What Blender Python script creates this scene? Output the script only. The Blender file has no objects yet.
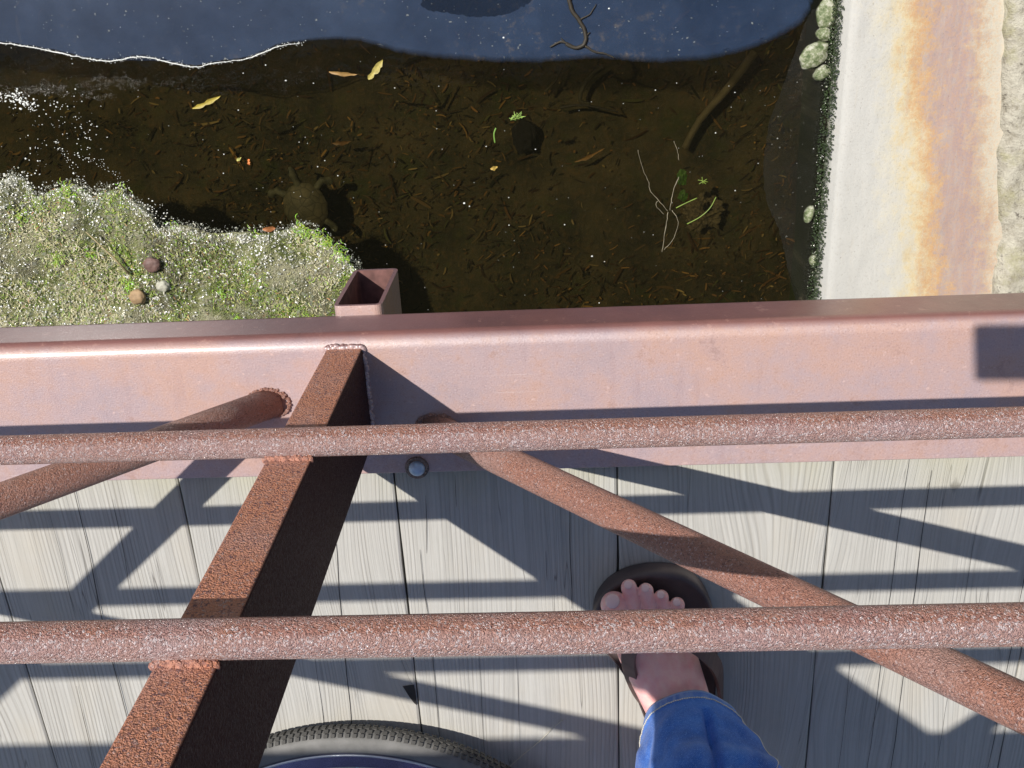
import bpy, bmesh, math, random
import numpy as np
from mathutils import Vector, Matrix, noise
random.seed(7)
sc = bpy.context.scene
col = sc.collection
rnd = random.Random(11)
R = math.radians

# ------------------------------------------------------------------ camera geometry
F, NX, NY, ROLL, HC = 993.14, 545.78, -53.84, -.05128, .926
_d = Vector((NX-512, NY-384, F)).normalized()
_x = Vector((1, ROLL, 0)); _x = (_x - _d*_x.dot(_d)).normalized()
_y = _d.cross(_x)
if _y.y < 0: _y = -_y
ROW = (_x, -_y, -_d)
def ray(px, py):
    c = Vector((px-512, py-384, F))
    return Vector([r.dot(c) for r in ROW])
def at(px, py, z):
    r = ray(px, py); t = (z-HC)/r.z
    return Vector((r.x*t, r.y*t, z))

ZW = -1.2      # water level (0 = top of the bottom chord)
ZD = -.020     # deck boards
ZB = -1.42     # stream bed

# ------------------------------------------------------------------ object helpers
def link(o, parent=None):
    col.objects.link(o)
    if parent is not None: o.parent = parent
    return o
def tag(o, label=None, cat=None, group=None, kind=None):
    if label: o['label'] = label
    if cat: o['category'] = cat
    if group: o['group'] = group
    if kind: o['kind'] = kind
    return o
def empty(name, loc=(0, 0, 0)):
    o = bpy.data.objects.new(name, None); o.location = loc; o.empty_display_size = .05
    return link(o)

class MB:
    def __init__(s): s.v = []; s.f = []; s.m = []; s.mi = 0; s.c = None
    def face(s, idx): s.f.append(idx); s.m.append(s.mi)
    def add(s, vs, fs):
        b = len(s.v); s.v += [tuple(p) for p in vs]
        for f in fs: s.face([b+i for i in f])
    def box(s, x0, x1, y0, y1, z0, z1):
        s.add([(x0,y0,z0),(x1,y0,z0),(x1,y1,z0),(x0,y1,z0),(x0,y0,z1),(x1,y0,z1),(x1,y1,z1),(x0,y1,z1)],
              [(0,3,2,1),(4,5,6,7),(0,1,5,4),(1,2,6,5),(2,3,7,6),(3,0,4,7)])
    def tube(s, pts, rad, n=12, caps=True, closed=False):
        pts = [Vector(p) for p in pts]; k = len(pts)
        rads = rad if isinstance(rad, (list, tuple)) else [rad]*k
        up = None; rings = []
        for i in range(k):
            if closed: t = pts[(i+1) % k]-pts[i-1]
            else: t = pts[min(i+1, k-1)]-pts[max(i-1, 0)]
            t.normalize()
            if up is None:
                up = Vector((0, 0, 1)) if abs(t.z) < .9 else Vector((0, 1, 0))
            u = (up - t*up.dot(t)).normalized(); up = u; w = t.cross(u)
            rings.append([pts[i]+(u*math.cos(a)+w*math.sin(a))*rads[i] for a in [2*math.pi*j/n for j in range(n)]])
        b = len(s.v)
        for r in rings: s.v += [tuple(p) for p in r]
        for i in range(k if closed else k-1):
            i2 = (i+1) % k
            for j in range(n):
                s.face([b+i*n+j, b+i*n+(j+1) % n, b+i2*n+(j+1) % n, b+i2*n+j])
        if caps and not closed:
            s.face([b+j for j in range(n)][::-1]); s.face([b+(k-1)*n+j for j in range(n)])
    def ell(s, c, r, n=12, m=8, rot=None):
        c = Vector(c); vs = []
        for i in range(1, m):
            th = math.pi*i/m
            for j in range(n):
                a = 2*math.pi*j/n
                vs.append(Vector((r[0]*math.sin(th)*math.cos(a), r[1]*math.sin(th)*math.sin(a), r[2]*math.cos(th))))
        vs.append(Vector((0, 0, r[2]))); vs.append(Vector((0, 0, -r[2])))
        if rot is not None: vs = [rot @ v for v in vs]
        fs = []
        for i in range(m-2):
            for j in range(n):
                fs.append((i*n+j, (i+1)*n+j, (i+1)*n+(j+1) % n, i*n+(j+1) % n))
        T = (m-1)*n
        for j in range(n):
            fs.append((T, j, (j+1) % n)); fs.append((T+1, (m-2)*n+(j+1) % n, (m-2)*n+j))
        s.add([c+v for v in vs], fs)
    def build(s, name, mats, parent=None, smooth=False, bevel=0, seg=3, ang=35):
        me = bpy.data.meshes.new(name); me.from_pydata(s.v, [], s.f)
        if not isinstance(mats, (list, tuple)): mats = [mats]
        for m in mats: me.materials.append(m)
        if len(mats) > 1: me.polygons.foreach_set('material_index', s.m)
        if smooth: me.polygons.foreach_set('use_smooth', [True]*len(me.polygons))
        if s.c is not None:
            a = me.color_attributes.new('tint', 'FLOAT_COLOR', 'POINT')
            a.data.foreach_set('color', [x for c in s.c for x in (*c, 1)])
        me.update()
        o = bpy.data.objects.new(name, me); link(o, parent)
        if bevel:
            b = o.modifiers.new('bevel', 'BEVEL'); b.width = bevel; b.segments = seg; b.limit_method = 'ANGLE'; b.angle_limit = R(ang)
            me.polygons.foreach_set('use_smooth', [True]*len(me.polygons))
            w = o.modifiers.new('wn', 'WEIGHTED_NORMAL'); w.keep_sharp = True
        return o

# ------------------------------------------------------------------ node helpers
class G:
    def __init__(s, name):
        s.m = bpy.data.materials.new(name); s.m.use_nodes = True
        s.t = s.m.node_tree; s.n = s.t.nodes; s.l = s.t.links
        s.bsdf = s.n['Principled BSDF']; s.out = s.n['Material Output']
        s.co = s.n.new('ShaderNodeTexCoord')
        s.P = s.co.outputs['Object']
    def link(s, a, b): s.l.new(a, b)
    def mp(s, scale, loc=(0, 0, 0), src=None, rot=(0, 0, 0)):
        m = s.n.new('ShaderNodeMapping'); s.link(src or s.P, m.inputs[0])
        m.inputs['Scale'].default_value = scale; m.inputs['Location'].default_value = loc; m.inputs['Rotation'].default_value = rot
        return m.outputs[0]
    def noise(s, scale, detail=4, rough=.55, src=None, dist=0):
        n = s.n.new('ShaderNodeTexNoise'); s.link(src or s.P, n.inputs['Vector'])
        n.inputs['Scale'].default_value = scale; n.inputs['Detail'].default_value = detail
        n.inputs['Roughness'].default_value = rough; n.inputs['Distortion'].default_value = dist
        return n.outputs['Fac']
    def vor(s, scale, src=None, feat='F1', out='Distance'):
        n = s.n.new('ShaderNodeTexVoronoi'); n.feature = feat; s.link(src or s.P, n.inputs['Vector'])
        n.inputs['Scale'].default_value = scale
        return n.outputs[out]
    def ramp(s, src, stops, interp='LINEAR'):
        r = s.n.new('ShaderNodeValToRGB'); s.link(src, r.inputs[0]); e = r.color_ramp.elements
        r.color_ramp.interpolation = interp
        while len(e) < len(stops): e.new(.5)
        for k, (p, c) in enumerate(stops):
            e[k].position = p
            e[k].color = (*c, 1) if isinstance(c, (tuple, list)) else (c, c, c, 1)
        return r.outputs[0]
    def mix(s, f, a, b, mode='MIX'):
        n = s.n.new('ShaderNodeMix'); n.data_type = 'RGBA'; n.blend_type = mode
        for i, v in ((0, f), (6, a), (7, b)):
            if isinstance(v, (int, float)): n.inputs[i].default_value = v if i == 0 else (v, v, v, 1)
            elif isinstance(v, tuple): n.inputs[i].default_value = (*v, 1)
            else: s.link(v, n.inputs[i])
        return n.outputs[2]
    def math(s, op, a, b=0., c=None):
        n = s.n.new('ShaderNodeMath'); n.operation = op
        for i, v in enumerate((a, b) if c is None else (a, b, c)):
            if isinstance(v, (int, float)): n.inputs[i].default_value = v
            else: s.link(v, n.inputs[i])
        return n.outputs[0]
    def sep(s, src=None):
        n = s.n.new('ShaderNodeSeparateXYZ'); s.link(src or s.P, n.inputs[0]); return n.outputs
    def comb(s, x, y, z):
        n = s.n.new('ShaderNodeCombineXYZ')
        for i, v in enumerate((x, y, z)):
            if isinstance(v, (int, float)): n.inputs[i].default_value = v
            else: s.link(v, n.inputs[i])
        return n.outputs[0]
    def attr(s, name):
        n = s.n.new('ShaderNodeAttribute'); n.attribute_name = name; return n.outputs['Color']
    def island(s):
        n = s.n.new('ShaderNodeNewGeometry'); return n.outputs['Random Per Island']
    def bump(s, h, strength=.5, dist=.001, prev=None):
        n = s.n.new('ShaderNodeBump'); n.inputs['Strength'].default_value = strength; n.inputs['Distance'].default_value = dist
        s.link(h, n.inputs['Height'])
        if prev is not None: s.link(prev, n.inputs['Normal'])
        return n.outputs[0]
    def set(s, **k):
        names = dict(color='Base Color', rough='Roughness', metal='Metallic', normal='Normal', spec='Specular IOR Level', alpha='Alpha',
                     sss='Subsurface Weight', sssr='Subsurface Radius', sheen='Sheen Weight', coat='Coat Weight', coatr='Coat Roughness', trans='Transmission Weight', ior='IOR')
        for a, v in k.items():
            i = s.bsdf.inputs[names[a]]
            if isinstance(v, (int, float)): i.default_value = v
            elif isinstance(v, tuple): i.default_value = (*v, 1) if len(v) == 3 and i.type == 'RGBA' else v
            else: s.link(v, i)
        return s.m

def plain(name, c, rough=.5, metal=0, var=.15, scale=60, **k):
    g = G(name)
    n = g.noise(scale, 3)
    a = tuple(x*(1-var) for x in c); b = tuple(min(1, x*(1+var)) for x in c)
    g.set(color=g.ramp(n, [(.3, a), (.7, b)]), rough=rough, metal=metal, normal=g.bump(n, .15, .0005), **k)
    return g.m

# ------------------------------------------------------------------ materials
def rusty(name, cols, dark, speck=.3, big=9, fine=330, bump=.9, rough=.42, spec=.5, pale=None, pale_amt=.2, top=0., side=0.):
    g = G(name)
    warp = g.n.new('ShaderNodeTexNoise'); g.link(g.P, warp.inputs['Vector']); warp.inputs['Scale'].default_value = fine*.6; warp.inputs['Detail'].default_value = 2
    v = g.n.new('ShaderNodeVectorMath'); v.operation = 'MULTIPLY_ADD'; g.link(warp.outputs['Color'], v.inputs[0]); v.inputs[1].default_value = (.004,)*3; g.link(g.P, v.inputs[2])
    W = v.outputs[0]
    a = g.noise(big, 5, .65)
    base = g.ramp(a, [(.32, cols[0]), (.5, cols[1]), (.68, cols[2])])
    cell = g.sep(g.vor(fine, src=W, out='Color'))
    f = g.noise(fine*.9, 3, .7); f2 = g.noise(fine*.30, 4, .7)
    base = g.mix(g.ramp(cell[0], [(0, .0), (1, .6)]), base, cols[3])
    up = g.ramp(f2, [(.38, .2), (.6, 1.)])
    base = g.mix(g.math('MULTIPLY', g.ramp(cell[1], [(1-speck, 0.), (1-speck+.03, .85)]), up), base, dark)
    base = g.mix(g.ramp(f, [(.30, .8), (.44, 0.)]), base, dark)
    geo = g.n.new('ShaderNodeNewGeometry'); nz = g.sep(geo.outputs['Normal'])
    if pale:
        pa = g.math('MULTIPLY', g.ramp(cell[2], [(1-pale_amt, 0.), (1-pale_amt+.03, .85)]), g.ramp(g.math('ADD', nz[2], g.math('MULTIPLY', f2, .8)), [(.35, .25), (.95, 1.)] if top else [(0, .7), (1, 1.)]))  # with top set, flecks strengthen on upward faces, painting sun sparkle
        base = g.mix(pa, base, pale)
        if top: base = g.mix(g.ramp(g.math('ADD', nz[2], g.math('MULTIPLY', f, .35)), [(.80, 0.), (1.0, top)]), base, pale)  # upward faces paled: sun glare painted into the colour
    if side: base = g.mix(g.ramp(nz[0], [(.6, 0.), (.9, side)]), base, tuple(v*.25 for v in dark))  # right-hand faces darkened: shade painted into the colour
    vd = g.vor(fine, src=W)
    h = g.math('ADD', g.math('SUBTRACT', f, g.math('MULTIPLY', vd, 1.0)), g.math('MULTIPLY', f2, 1.2))
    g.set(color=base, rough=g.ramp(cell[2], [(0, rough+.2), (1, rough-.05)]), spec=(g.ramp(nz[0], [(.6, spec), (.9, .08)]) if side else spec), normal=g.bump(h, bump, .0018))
    return g.m
M = {}
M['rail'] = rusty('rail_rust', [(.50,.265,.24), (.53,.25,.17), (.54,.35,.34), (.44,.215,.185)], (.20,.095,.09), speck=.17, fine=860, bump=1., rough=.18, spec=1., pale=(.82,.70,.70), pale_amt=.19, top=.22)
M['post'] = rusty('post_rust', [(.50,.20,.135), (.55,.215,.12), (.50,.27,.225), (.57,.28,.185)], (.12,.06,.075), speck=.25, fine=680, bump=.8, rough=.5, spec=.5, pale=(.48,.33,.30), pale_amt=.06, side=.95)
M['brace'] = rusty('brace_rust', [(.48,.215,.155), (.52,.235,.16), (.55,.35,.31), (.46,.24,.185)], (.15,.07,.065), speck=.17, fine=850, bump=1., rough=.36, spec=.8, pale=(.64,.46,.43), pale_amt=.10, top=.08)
g = G('chord_paint')
n1 = g.noise(7, 6, .7); n2 = g.noise(560, 3, .7); n3 = g.noise(46, 5, .75)
c = g.ramp(n1, [(.3, (.38,.30,.32)), (.47, (.46,.335,.33)), (.60, (.52,.335,.28)), (.78, (.40,.29,.30))])
c = g.mix(g.ramp(n3, [(.50, 0.), (.70, .45)]), c, (.50,.29,.20))
c = g.mix(g.ramp(n2, [(.30, .5), (.44, 0.)]), c, (.24,.15,.14))
c = g.mix(g.ramp(n2, [(.56, 0.), (.70, .45)]), c, (.62,.52,.51))
c = g.mix(g.ramp(g.noise(95, 2, .7), [(.66, 0.), (.72, .7)]), c, (.62,.44,.40))
drip = g.noise(1, 4, .7, src=g.mp((70, 9, 9)))
c = g.mix(g.ramp(drip, [(.56, 0.), (.74, .22)]), c, (.30,.18,.17))
c = g.mix(g.ramp(g.noise(28, 6, .85), [(.58, 0.), (.64, .5)]), c, (.36,.22,.18))
scr = g.noise(1, 3, .6, src=g.mp((9, 300, 9), rot=(0, 0, .5)))
c = g.mix(g.ramp(scr, [(.68, 0.), (.74, .35)]), c, (.60,.50,.49))
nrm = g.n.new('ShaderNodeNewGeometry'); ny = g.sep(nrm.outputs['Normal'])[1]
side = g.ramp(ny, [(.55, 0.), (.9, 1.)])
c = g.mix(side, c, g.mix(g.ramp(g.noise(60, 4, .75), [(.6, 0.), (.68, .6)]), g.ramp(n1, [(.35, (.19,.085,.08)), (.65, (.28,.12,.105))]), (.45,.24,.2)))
g.set(color=c, rough=g.ramp(n3, [(.3, .36), (.7, .5)]), spec=.7, coat=1., coatr=.2, normal=g.bump(g.math('ADD', n2, g.math('MULTIPLY', n3, .8)), .42, .0012))
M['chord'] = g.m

# weathered boards
g = G('weathered_board')
isl = g.island()
xyz = g.sep()
ox = g.math('ADD', xyz[0], g.math('MULTIPLY', isl, 7.3))
oy = g.math('ADD', xyz[1], g.math('MULTIPLY', isl, 31.))
warp = g.noise(1, 2, .5, src=g.comb(g.math('MULTIPLY', ox, 4), g.math('MULTIPLY', oy, 1.3), 0))
jig = g.noise(1, 3, .6, src=g.comb(g.math('MULTIPLY', ox, 40), g.math('MULTIPLY', oy, 7), 0))
wx = g.math('ADD', g.math('ADD', ox, g.math('MULTIPLY', warp, g.math('MULTIPLY_ADD', g.math('FRACT', g.math('MULTIPLY', isl, 5.3)), .14, .03))), g.math('MULTIPLY', jig, .0022))
spacing = g.noise(1, 2, .5, src=g.comb(g.math('MULTIPLY', wx, 18), 0, 0))
ring = g.math('SINE', g.math('ADD', g.math('MULTIPLY', wx, 1250), g.math('MULTIPLY', spacing, 14)))
rg = g.ramp(g.math('MULTIPLY_ADD', ring, .5, .5), [(.0, 1.), (.28, .25), (.6, 0.)])
faint = g.noise(1, 3, .6, src=g.comb(g.math('MULTIPLY', wx, 30), g.math('MULTIPLY', oy, 1.6), 7))
rg = g.math('MULTIPLY', rg, g.ramp(faint, [(.36, .08), (.62, 1.)]))
grain = g.noise(1, 4, .62, src=g.comb(g.math('MULTIPLY', wx, 230), g.math('MULTIPLY', oy, 3.5), 0))
fib = g.noise(1, 3, .7, src=g.comb(g.math('MULTIPLY', wx, 800), g.math('MULTIPLY', oy, 16), 0))
blot = g.noise(1, 4, .6, src=g.comb(g.math('MULTIPLY', ox, 9), g.math('MULTIPLY', oy, 4), 0))
c = g.ramp(grain, [(.28, (.37,.36,.33)), (.45, (.465,.452,.415)), (.6, (.525,.512,.472)), (.8, (.48,.467,.425))])
c = g.mix(g.math('MULTIPLY', rg, g.ramp(g.math('FRACT', g.math('MULTIPLY', isl, 7.7)), [(0, .14), (1, .6)])), c, (.22,.195,.16))
c = g.mix(g.ramp(fib, [(.3, .40), (.5, 0.)]), c, (.33,.31,.27))
c = g.mix(g.ramp(blot, [(.50, 0.), (.70, .6)]), c, (.50,.455,.37))
c = g.mix(g.ramp(g.noise(6, 5, .75), [(.54, 0.), (.68, .35)]), c, (.36,.35,.33))
c = g.mix(g.ramp(isl, [(0, 0.), (1, .28)]), c, (.40,.395,.37))
crk = g.noise(1, 2, .5, src=g.comb(g.math('MULTIPLY', wx, 45), g.math('MULTIPLY', oy, 1.1), 0))
ck = g.ramp(g.math('ABSOLUTE', g.math('SUBTRACT', crk, .5)), [(0, 1.), (.004, 0.)])
ck = g.math('MULTIPLY', ck, g.ramp(g.noise(1, 2, .5, src=g.comb(g.math('MULTIPLY', ox, 14), g.math('MULTIPLY', oy, 6), 4)), [(.45, 0.), (.55, 1.)]))
c = g.mix(g.math('MULTIPLY', ck, .6), c, (.09,.08,.07))
# a greenish, mossy tinge against the steel
green = g.ramp(g.math('ADD', xyz[1], g.math('MULTIPLY', blot, .05)), [(0, 0.), (1, 1.)])
gm = g.math('MULTIPLY', g.ramp(g.math('ADD', g.math('MULTIPLY', xyz[1], 10), 6.0), [(.35, 0.), (.8, .55)]), g.ramp(blot, [(.4, .3), (.6, 1.)]))
c = g.mix(g.math('MULTIPLY', gm, .55), c, (.44,.44,.27))
hh = g.math('SUBTRACT', g.math('ADD', g.math('MULTIPLY', grain, .7), g.math('MULTIPLY', fib, .45)), g.math('MULTIPLY', rg, .6))
hh = g.math('SUBTRACT', hh, g.math('MULTIPLY', ck, .8))
g.set(color=c, rough=.85, spec=.15, normal=g.bump(hh, .45, .0016))
M['board'] = g.m
M['crack'] = plain('board_crack', (.045,.04,.036), .95)

# concrete with the rust stripe
g = G('stained_concrete')
xyz = g.sep()
wob = g.noise(1, 5, .6, src=g.comb(g.math('MULTIPLY', xyz[0], 12), g.math('MULTIPLY', xyz[1], 5), 0))
wob2 = g.noise(34, 6, .82)
drift = g.math('MULTIPLY', g.math('ADD', xyz[1], .74), .17)          # the stripe creeps towards the water further out
u = g.math('ADD', g.math('ADD', g.math('SUBTRACT', xyz[0], .018), drift), g.math('ADD', g.math('MULTIPLY', g.math('SUBTRACT', wob, .5), .09), g.math('MULTIPLY', g.math('SUBTRACT', wob2, .5), .17)))
t = g.math('MULTIPLY', g.math('SUBTRACT', u, .54), 2.0)
c = g.ramp(t, [(0, (.50,.495,.47)), (.28, (.545,.535,.50)), (.36, (.59,.555,.46)), (.42, (.62,.52,.33)), (.50, (.56,.37,.20)), (.56, (.42,.31,.28)), (.65, (.40,.295,.28)), (.70, (.48,.37,.28)), (.755, (.56,.51,.41)), (.88, (.575,.53,.44)), (.95, (.53,.50,.42))])
grey = g.noise(1, 4, .7, src=g.comb(g.math('MULTIPLY', xyz[0], 70), g.math('MULTIPLY', xyz[1], 14), 0))
c = g.mix(g.ramp(grey, [(.35, .3), (.55, 0.)]), c, (.46,.46,.44))
sp = g.noise(170, 5, .8)
amt = g.math('MULTIPLY', g.ramp(sp, [(.48, 0.), (.56, .9)]), g.ramp(t, [(.42, 0.), (.50, 1.), (.57, .25), (.66, .45), (.74, .5), (.85, .1)]))
c = g.mix(amt, c, (.55,.33,.17))
c = g.mix(g.math('MULTIPLY', g.ramp(sp, [(.38, .5), (.44, 0.)]), .5), c, (.25,.22,.19))
z = xyz[2]
wet = g.ramp(g.math('ADD', g.math('MULTIPLY', g.math('ADD', z, 1.2), 5), g.math('MULTIPLY', wob2, .25)), [(.14, 1.), (.42, 0.)])
c = g.mix(g.math('MULTIPLY', wet, g.ramp(xyz[0], [(.0, 1.), (.999, 1.)])), c, (.035,.05,.018))
pit = g.ramp(g.vor(120), [(.06, 1.), (.14, 0.)])
pit = g.math('MULTIPLY', pit, g.ramp(g.noise(20, 3, .6), [(.5, 0.), (.6, 1.)]))
c = g.mix(g.math('MULTIPLY', pit, .45), c, (.28,.24,.19))
drp = g.noise(1, 5, .75, src=g.comb(g.math('MULTIPLY', xyz[0], 130), g.math('MULTIPLY', xyz[1], 9), 3))
c = g.mix(g.ramp(drp, [(.56, 0.), (.70, .3)]), c, (.52,.47,.38))
g.set(color=c, rough=.8, spec=.25, normal=g.bump(g.math('SUBTRACT', g.math('ADD', sp, g.math('MULTIPLY', wob2, 1.)), pit), .5, .002))
M['concrete'] = g.m

g = G('rough_stone')
n1 = g.noise(38, 6, .75); n2 = g.vor(24, feat='DISTANCE_TO_EDGE')
c = g.ramp(n1, [(.35, (.30,.27,.21)), (.5, (.48,.45,.37)), (.65, (.58,.55,.45))])
c = g.mix(g.ramp(g.noise(60, 3, .8), [(.30, .8), (.40, 0.)]), c, (.10,.085,.07))
c = g.mix(g.ramp(g.noise(15, 4, .7), [(.5, 0.), (.65, .5)]), c, (.34,.32,.14))
g.set(color=c, rough=.9, normal=g.bump(g.math('ADD', n1, g.noise(25, 5, .8)), .9, .008))
M['stone'] = g.m

# stream bed
g = G('bed_mud')
n1 = g.noise(7, 6, .65); n2 = g.noise(60, 5, .7)
c = g.ramp(n1, [(.3, (.024,.023,.013)), (.5, (.060,.052,.027)), (.7, (.11,.085,.042))])
c = g.mix(g.ramp(n2, [(.5, 0.), (.7, .6)]), c, (.14,.085,.035))
c = g.mix(g.ramp(g.noise(11, 3, .6), [(.56, 0.), (.7, .5)]), c, (.05,.065,.018))
g.set(color=c, rough=.95, spec=.1, normal=g.bump(n2, .8, .01))
M['bed'] = g.m
g = G('sunken_litter')
g.set(color=g.attr('tint'), rough=.8, spec=.2)
M['litter'] = g.m

# water: clear peaty surface
g = G('stream_water')
for nd in (g.bsdf,): g.n.remove(nd)
nz = g.noise(9, 3, .5); nf = g.noise(45, 3, .55)
b = g.bump(g.math('ADD', nz, g.math('MULTIPLY', nf, .12)), .10, .02)
tr = g.n.new('ShaderNodeBsdfTransparent'); tr.inputs[0].default_value = (.50,.475,.36,1)
gl = g.n.new('ShaderNodeBsdfGlossy'); gl.inputs['Roughness'].default_value = .03; g.link(b, gl.inputs['Normal'])
fr = g.n.new('ShaderNodeFresnel'); fr.inputs[0].default_value = 1.36; g.link(b, fr.inputs['Normal'])
df = g.n.new('ShaderNodeBsdfDiffuse'); g.link(g.ramp(g.noise(2.2, 4, .6), [(.3, (.030,.030,.020)), (.7, (.065,.060,.036))]), df.inputs[0])
mk = g.n.new('ShaderNodeMixShader'); mk.inputs[0].default_value = .085; g.link(tr.outputs[0], mk.inputs[1]); g.link(df.outputs[0], mk.inputs[2])
mx = g.n.new('ShaderNodeMixShader'); g.link(fr.outputs[0], mx.inputs[0]); g.link(mk.outputs[0], mx.inputs[1]); g.link(gl.outputs[0], mx.inputs[2])
g.link(mx.outputs[0], g.out.inputs[0])
M['water'] = g.m

def film(name, ca, cb, alpha, fleck=(.30,.24,.17), fade=False):
    g = G(name)
    n1 = g.noise(3.5, 4, .6); n2 = g.noise(40, 4, .8); n3 = g.noise(7, 4, .7)
    c = g.ramp(n1, [(.35, ca), (.65, cb)])
    fl = g.math('MULTIPLY', g.ramp(n2, [(.55, 0.), (.72, .55)]), g.ramp(n3, [(.52, 0.), (.66, 1.)]))
    c = g.mix(fl, c, fleck)
    sp = g.ramp(g.noise(140, 1, .5), [(.74, 0.), (.78, .8)])
    c = g.mix(sp, c, (.35,.36,.32))
    al = g.ramp(g.noise(14, 5, .7), [(.35, alpha-.12), (.65, alpha)])
    if fade: al = g.math('MULTIPLY', al, g.attr('fade'))
    g.set(color=c, rough=.28, spec=.6, alpha=al, normal=g.bump(n2, .1, .001))
    return g.m
M['film_sky_reflection'] = film('painted_sky_reflection', (.026,.050,.105), (.040,.070,.135), .66, fade=True)  # sky reflection painted into the blue of this film
M['film_grey'] = film('surface_film_grey', (.018,.019,.016), (.030,.030,.026), .40)

g = G('froth_and_glint')
isl = g.island()
g.set(color=g.ramp(isl, [(0, (.48,.47,.36)), (.5, (.68,.67,.58)), (1, (.92,.93,.91))]), rough=.12, spec=.9)  # froth whitened so its colour also carries sun glints
M['froth'] = g.m
g = G('mat_scum')
n1 = g.noise(24, 6, .72); n2 = g.noise(120, 4, .7); n3 = g.noise(6, 4, .6)
c = g.ramp(n1, [(.32, (.06,.075,.015)), (.44, (.17,.20,.05)), (.53, (.36,.37,.17)), (.66, (.58,.56,.38))])
c = g.mix(g.ramp(n3, [(.46, 0.), (.60, .7)]), c, (.15,.13,.085))
c = g.mix(g.ramp(g.noise(4.3, 3, .6), [(.48, 0.), (.60, .75)]), c, (.60,.56,.37))
c = g.mix(g.ramp(n2, [(.55, 0.), (.7, .7)]), c, (.15,.24,.04))
c = g.mix(g.ramp(n2, [(.30, .8), (.42, 0.)]), c, (.06,.055,.03))
g.set(color=c, rough=g.ramp(n2, [(.3, .08), (.7, .4)]), spec=1., coat=.6, coatr=.08, normal=g.bump(g.math('ADD', g.math('ADD', n1, n2), g.noise(300, 2, .6)), 1., .009))
M['mat'] = g.m
g = G('mat_leaf')
g.set(color=g.attr('tint'), rough=.45, spec=.4)
M['leaf'] = g.m
M['bubble'] = G('bubble_skin').set(color=(.50,.52,.42), rough=.05, spec=1., coat=1., coatr=.03, alpha=.22)
M['foam'] = plain('foam_line', (.75,.76,.72), .4, 0, .2, 200)
g = G('wall_moss')
n1 = g.noise(90, 4, .7)
g.set(color=g.ramp(n1, [(.35, (.012,.022,.006)), (.6, (.04,.07,.018)), (.75, (.10,.15,.05))]), rough=.35, spec=.8, normal=g.bump(n1, 1., .006))
M['moss'] = g.m
g = G('algae_stone')
n1 = g.noise(70, 5, .75)
c = g.ramp(n1, [(.38, (.08,.12,.04)), (.5, (.24,.27,.15)), (.62, (.52,.52,.42))])
g.set(color=c, rough=.55, spec=.5, normal=g.bump(n1, 1., .005))
M['astone'] = g.m

g = G('turtle_shell')
v = g.vor(42, feat='DISTANCE_TO_EDGE'); n1 = g.noise(30, 4, .6)
c = g.ramp(n1, [(.35, (.065,.06,.03)), (.65, (.15,.125,.065))])
c = g.mix(g.ramp(v, [(0, .8), (.07, 0.)]), c, (.04,.035,.018))
g.set(color=c, rough=.7, normal=g.bump(v, .5, .003)); M['shell'] = g.m
g = G('turtle_skin')
n1 = g.noise(80, 4, .6)
g.set(color=g.ramp(n1, [(.35, (.05,.05,.028)), (.65, (.13,.12,.065))]), rough=.7); M['tskin'] = g.m

# skin, denim, sandal
g = G('skin')
n1 = g.noise(60, 4, .6); n2 = g.noise(700, 2, .5)
c = g.ramp(n1, [(.3, (.92,.40,.38)), (.6, (.98,.58,.52)), (.8, (.95,.46,.44))])
c = g.mix(g.ramp(g.noise(24, 2, .5), [(.5, 0.), (.68, .30)]), c, (.74,.50,.55))
g.set(color=c, rough=.48, spec=.4, sss=.2, sssr=(.010, .004, .002), normal=g.bump(g.math('ADD', n2, g.math('MULTIPLY', n1, 1.5)), .28, .0010))
g.bsdf.inputs['Subsurface Scale'].default_value = .6
M['skin'] = g.m
M['nail'] = G('toenail').set(color=(.92,.62,.57), rough=.2, spec=.5)
g = G('denim')
uv = g.n.new('ShaderNodeUVMap').outputs[0]
n1 = g.noise(760, 3, .8); n2 = g.noise(22, 5, .7)
tw = g.n.new('ShaderNodeTexWave'); g.link(g.mp((1, 1, 1), src=g.P, rot=(.6, .5, .7)), tw.inputs[0]); tw.inputs['Scale'].default_value = 260; tw.inputs['Distortion'].default_value = 1.2
c = g.ramp(n2, [(.3, (.022,.10,.42)), (.55, (.045,.175,.62)), (.75, (.085,.26,.74))])
c = g.mix(g.ramp(n1, [(.54, 0.), (.68, .5)]), c, (.34,.55,.95))
c = g.mix(g.ramp(n1, [(.30, .45), (.42, 0.)]), c, (.010,.028,.11))
c = g.mix(g.math('MULTIPLY', g.attr('wear'), .8), c, (.30,.42,.66))
c = g.mix(.18, c, tw.outputs[0], 'OVERLAY')
g.set(color=c, rough=.85, spec=.2, sheen=.15, normal=g.bump(g.math('ADD', n1, g.math('MULTIPLY', tw.outputs['Fac'], .5)), .5, .0009))
M['denim'] = g.m
M['thread'] = plain('pale_thread', (.78,.72,.55), .7)
g = G('sandal_rubber')
n1 = g.noise(25, 4, .6)
g.set(color=g.ramp(n1, [(.35, (.075,.058,.058)), (.65, (.12,.088,.083))]), rough=.5, spec=.4, normal=g.bump(g.noise(300, 3), .3, .0006)); M['sandal'] = g.m
g = G('sandal_leather')
n1 = g.noise(25, 4, .6)
g.set(color=g.ramp(n1, [(.35, (.10,.06,.05)), (.65, (.17,.10,.085))]), rough=.5, spec=.4); M['strap'] = g.m

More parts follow.
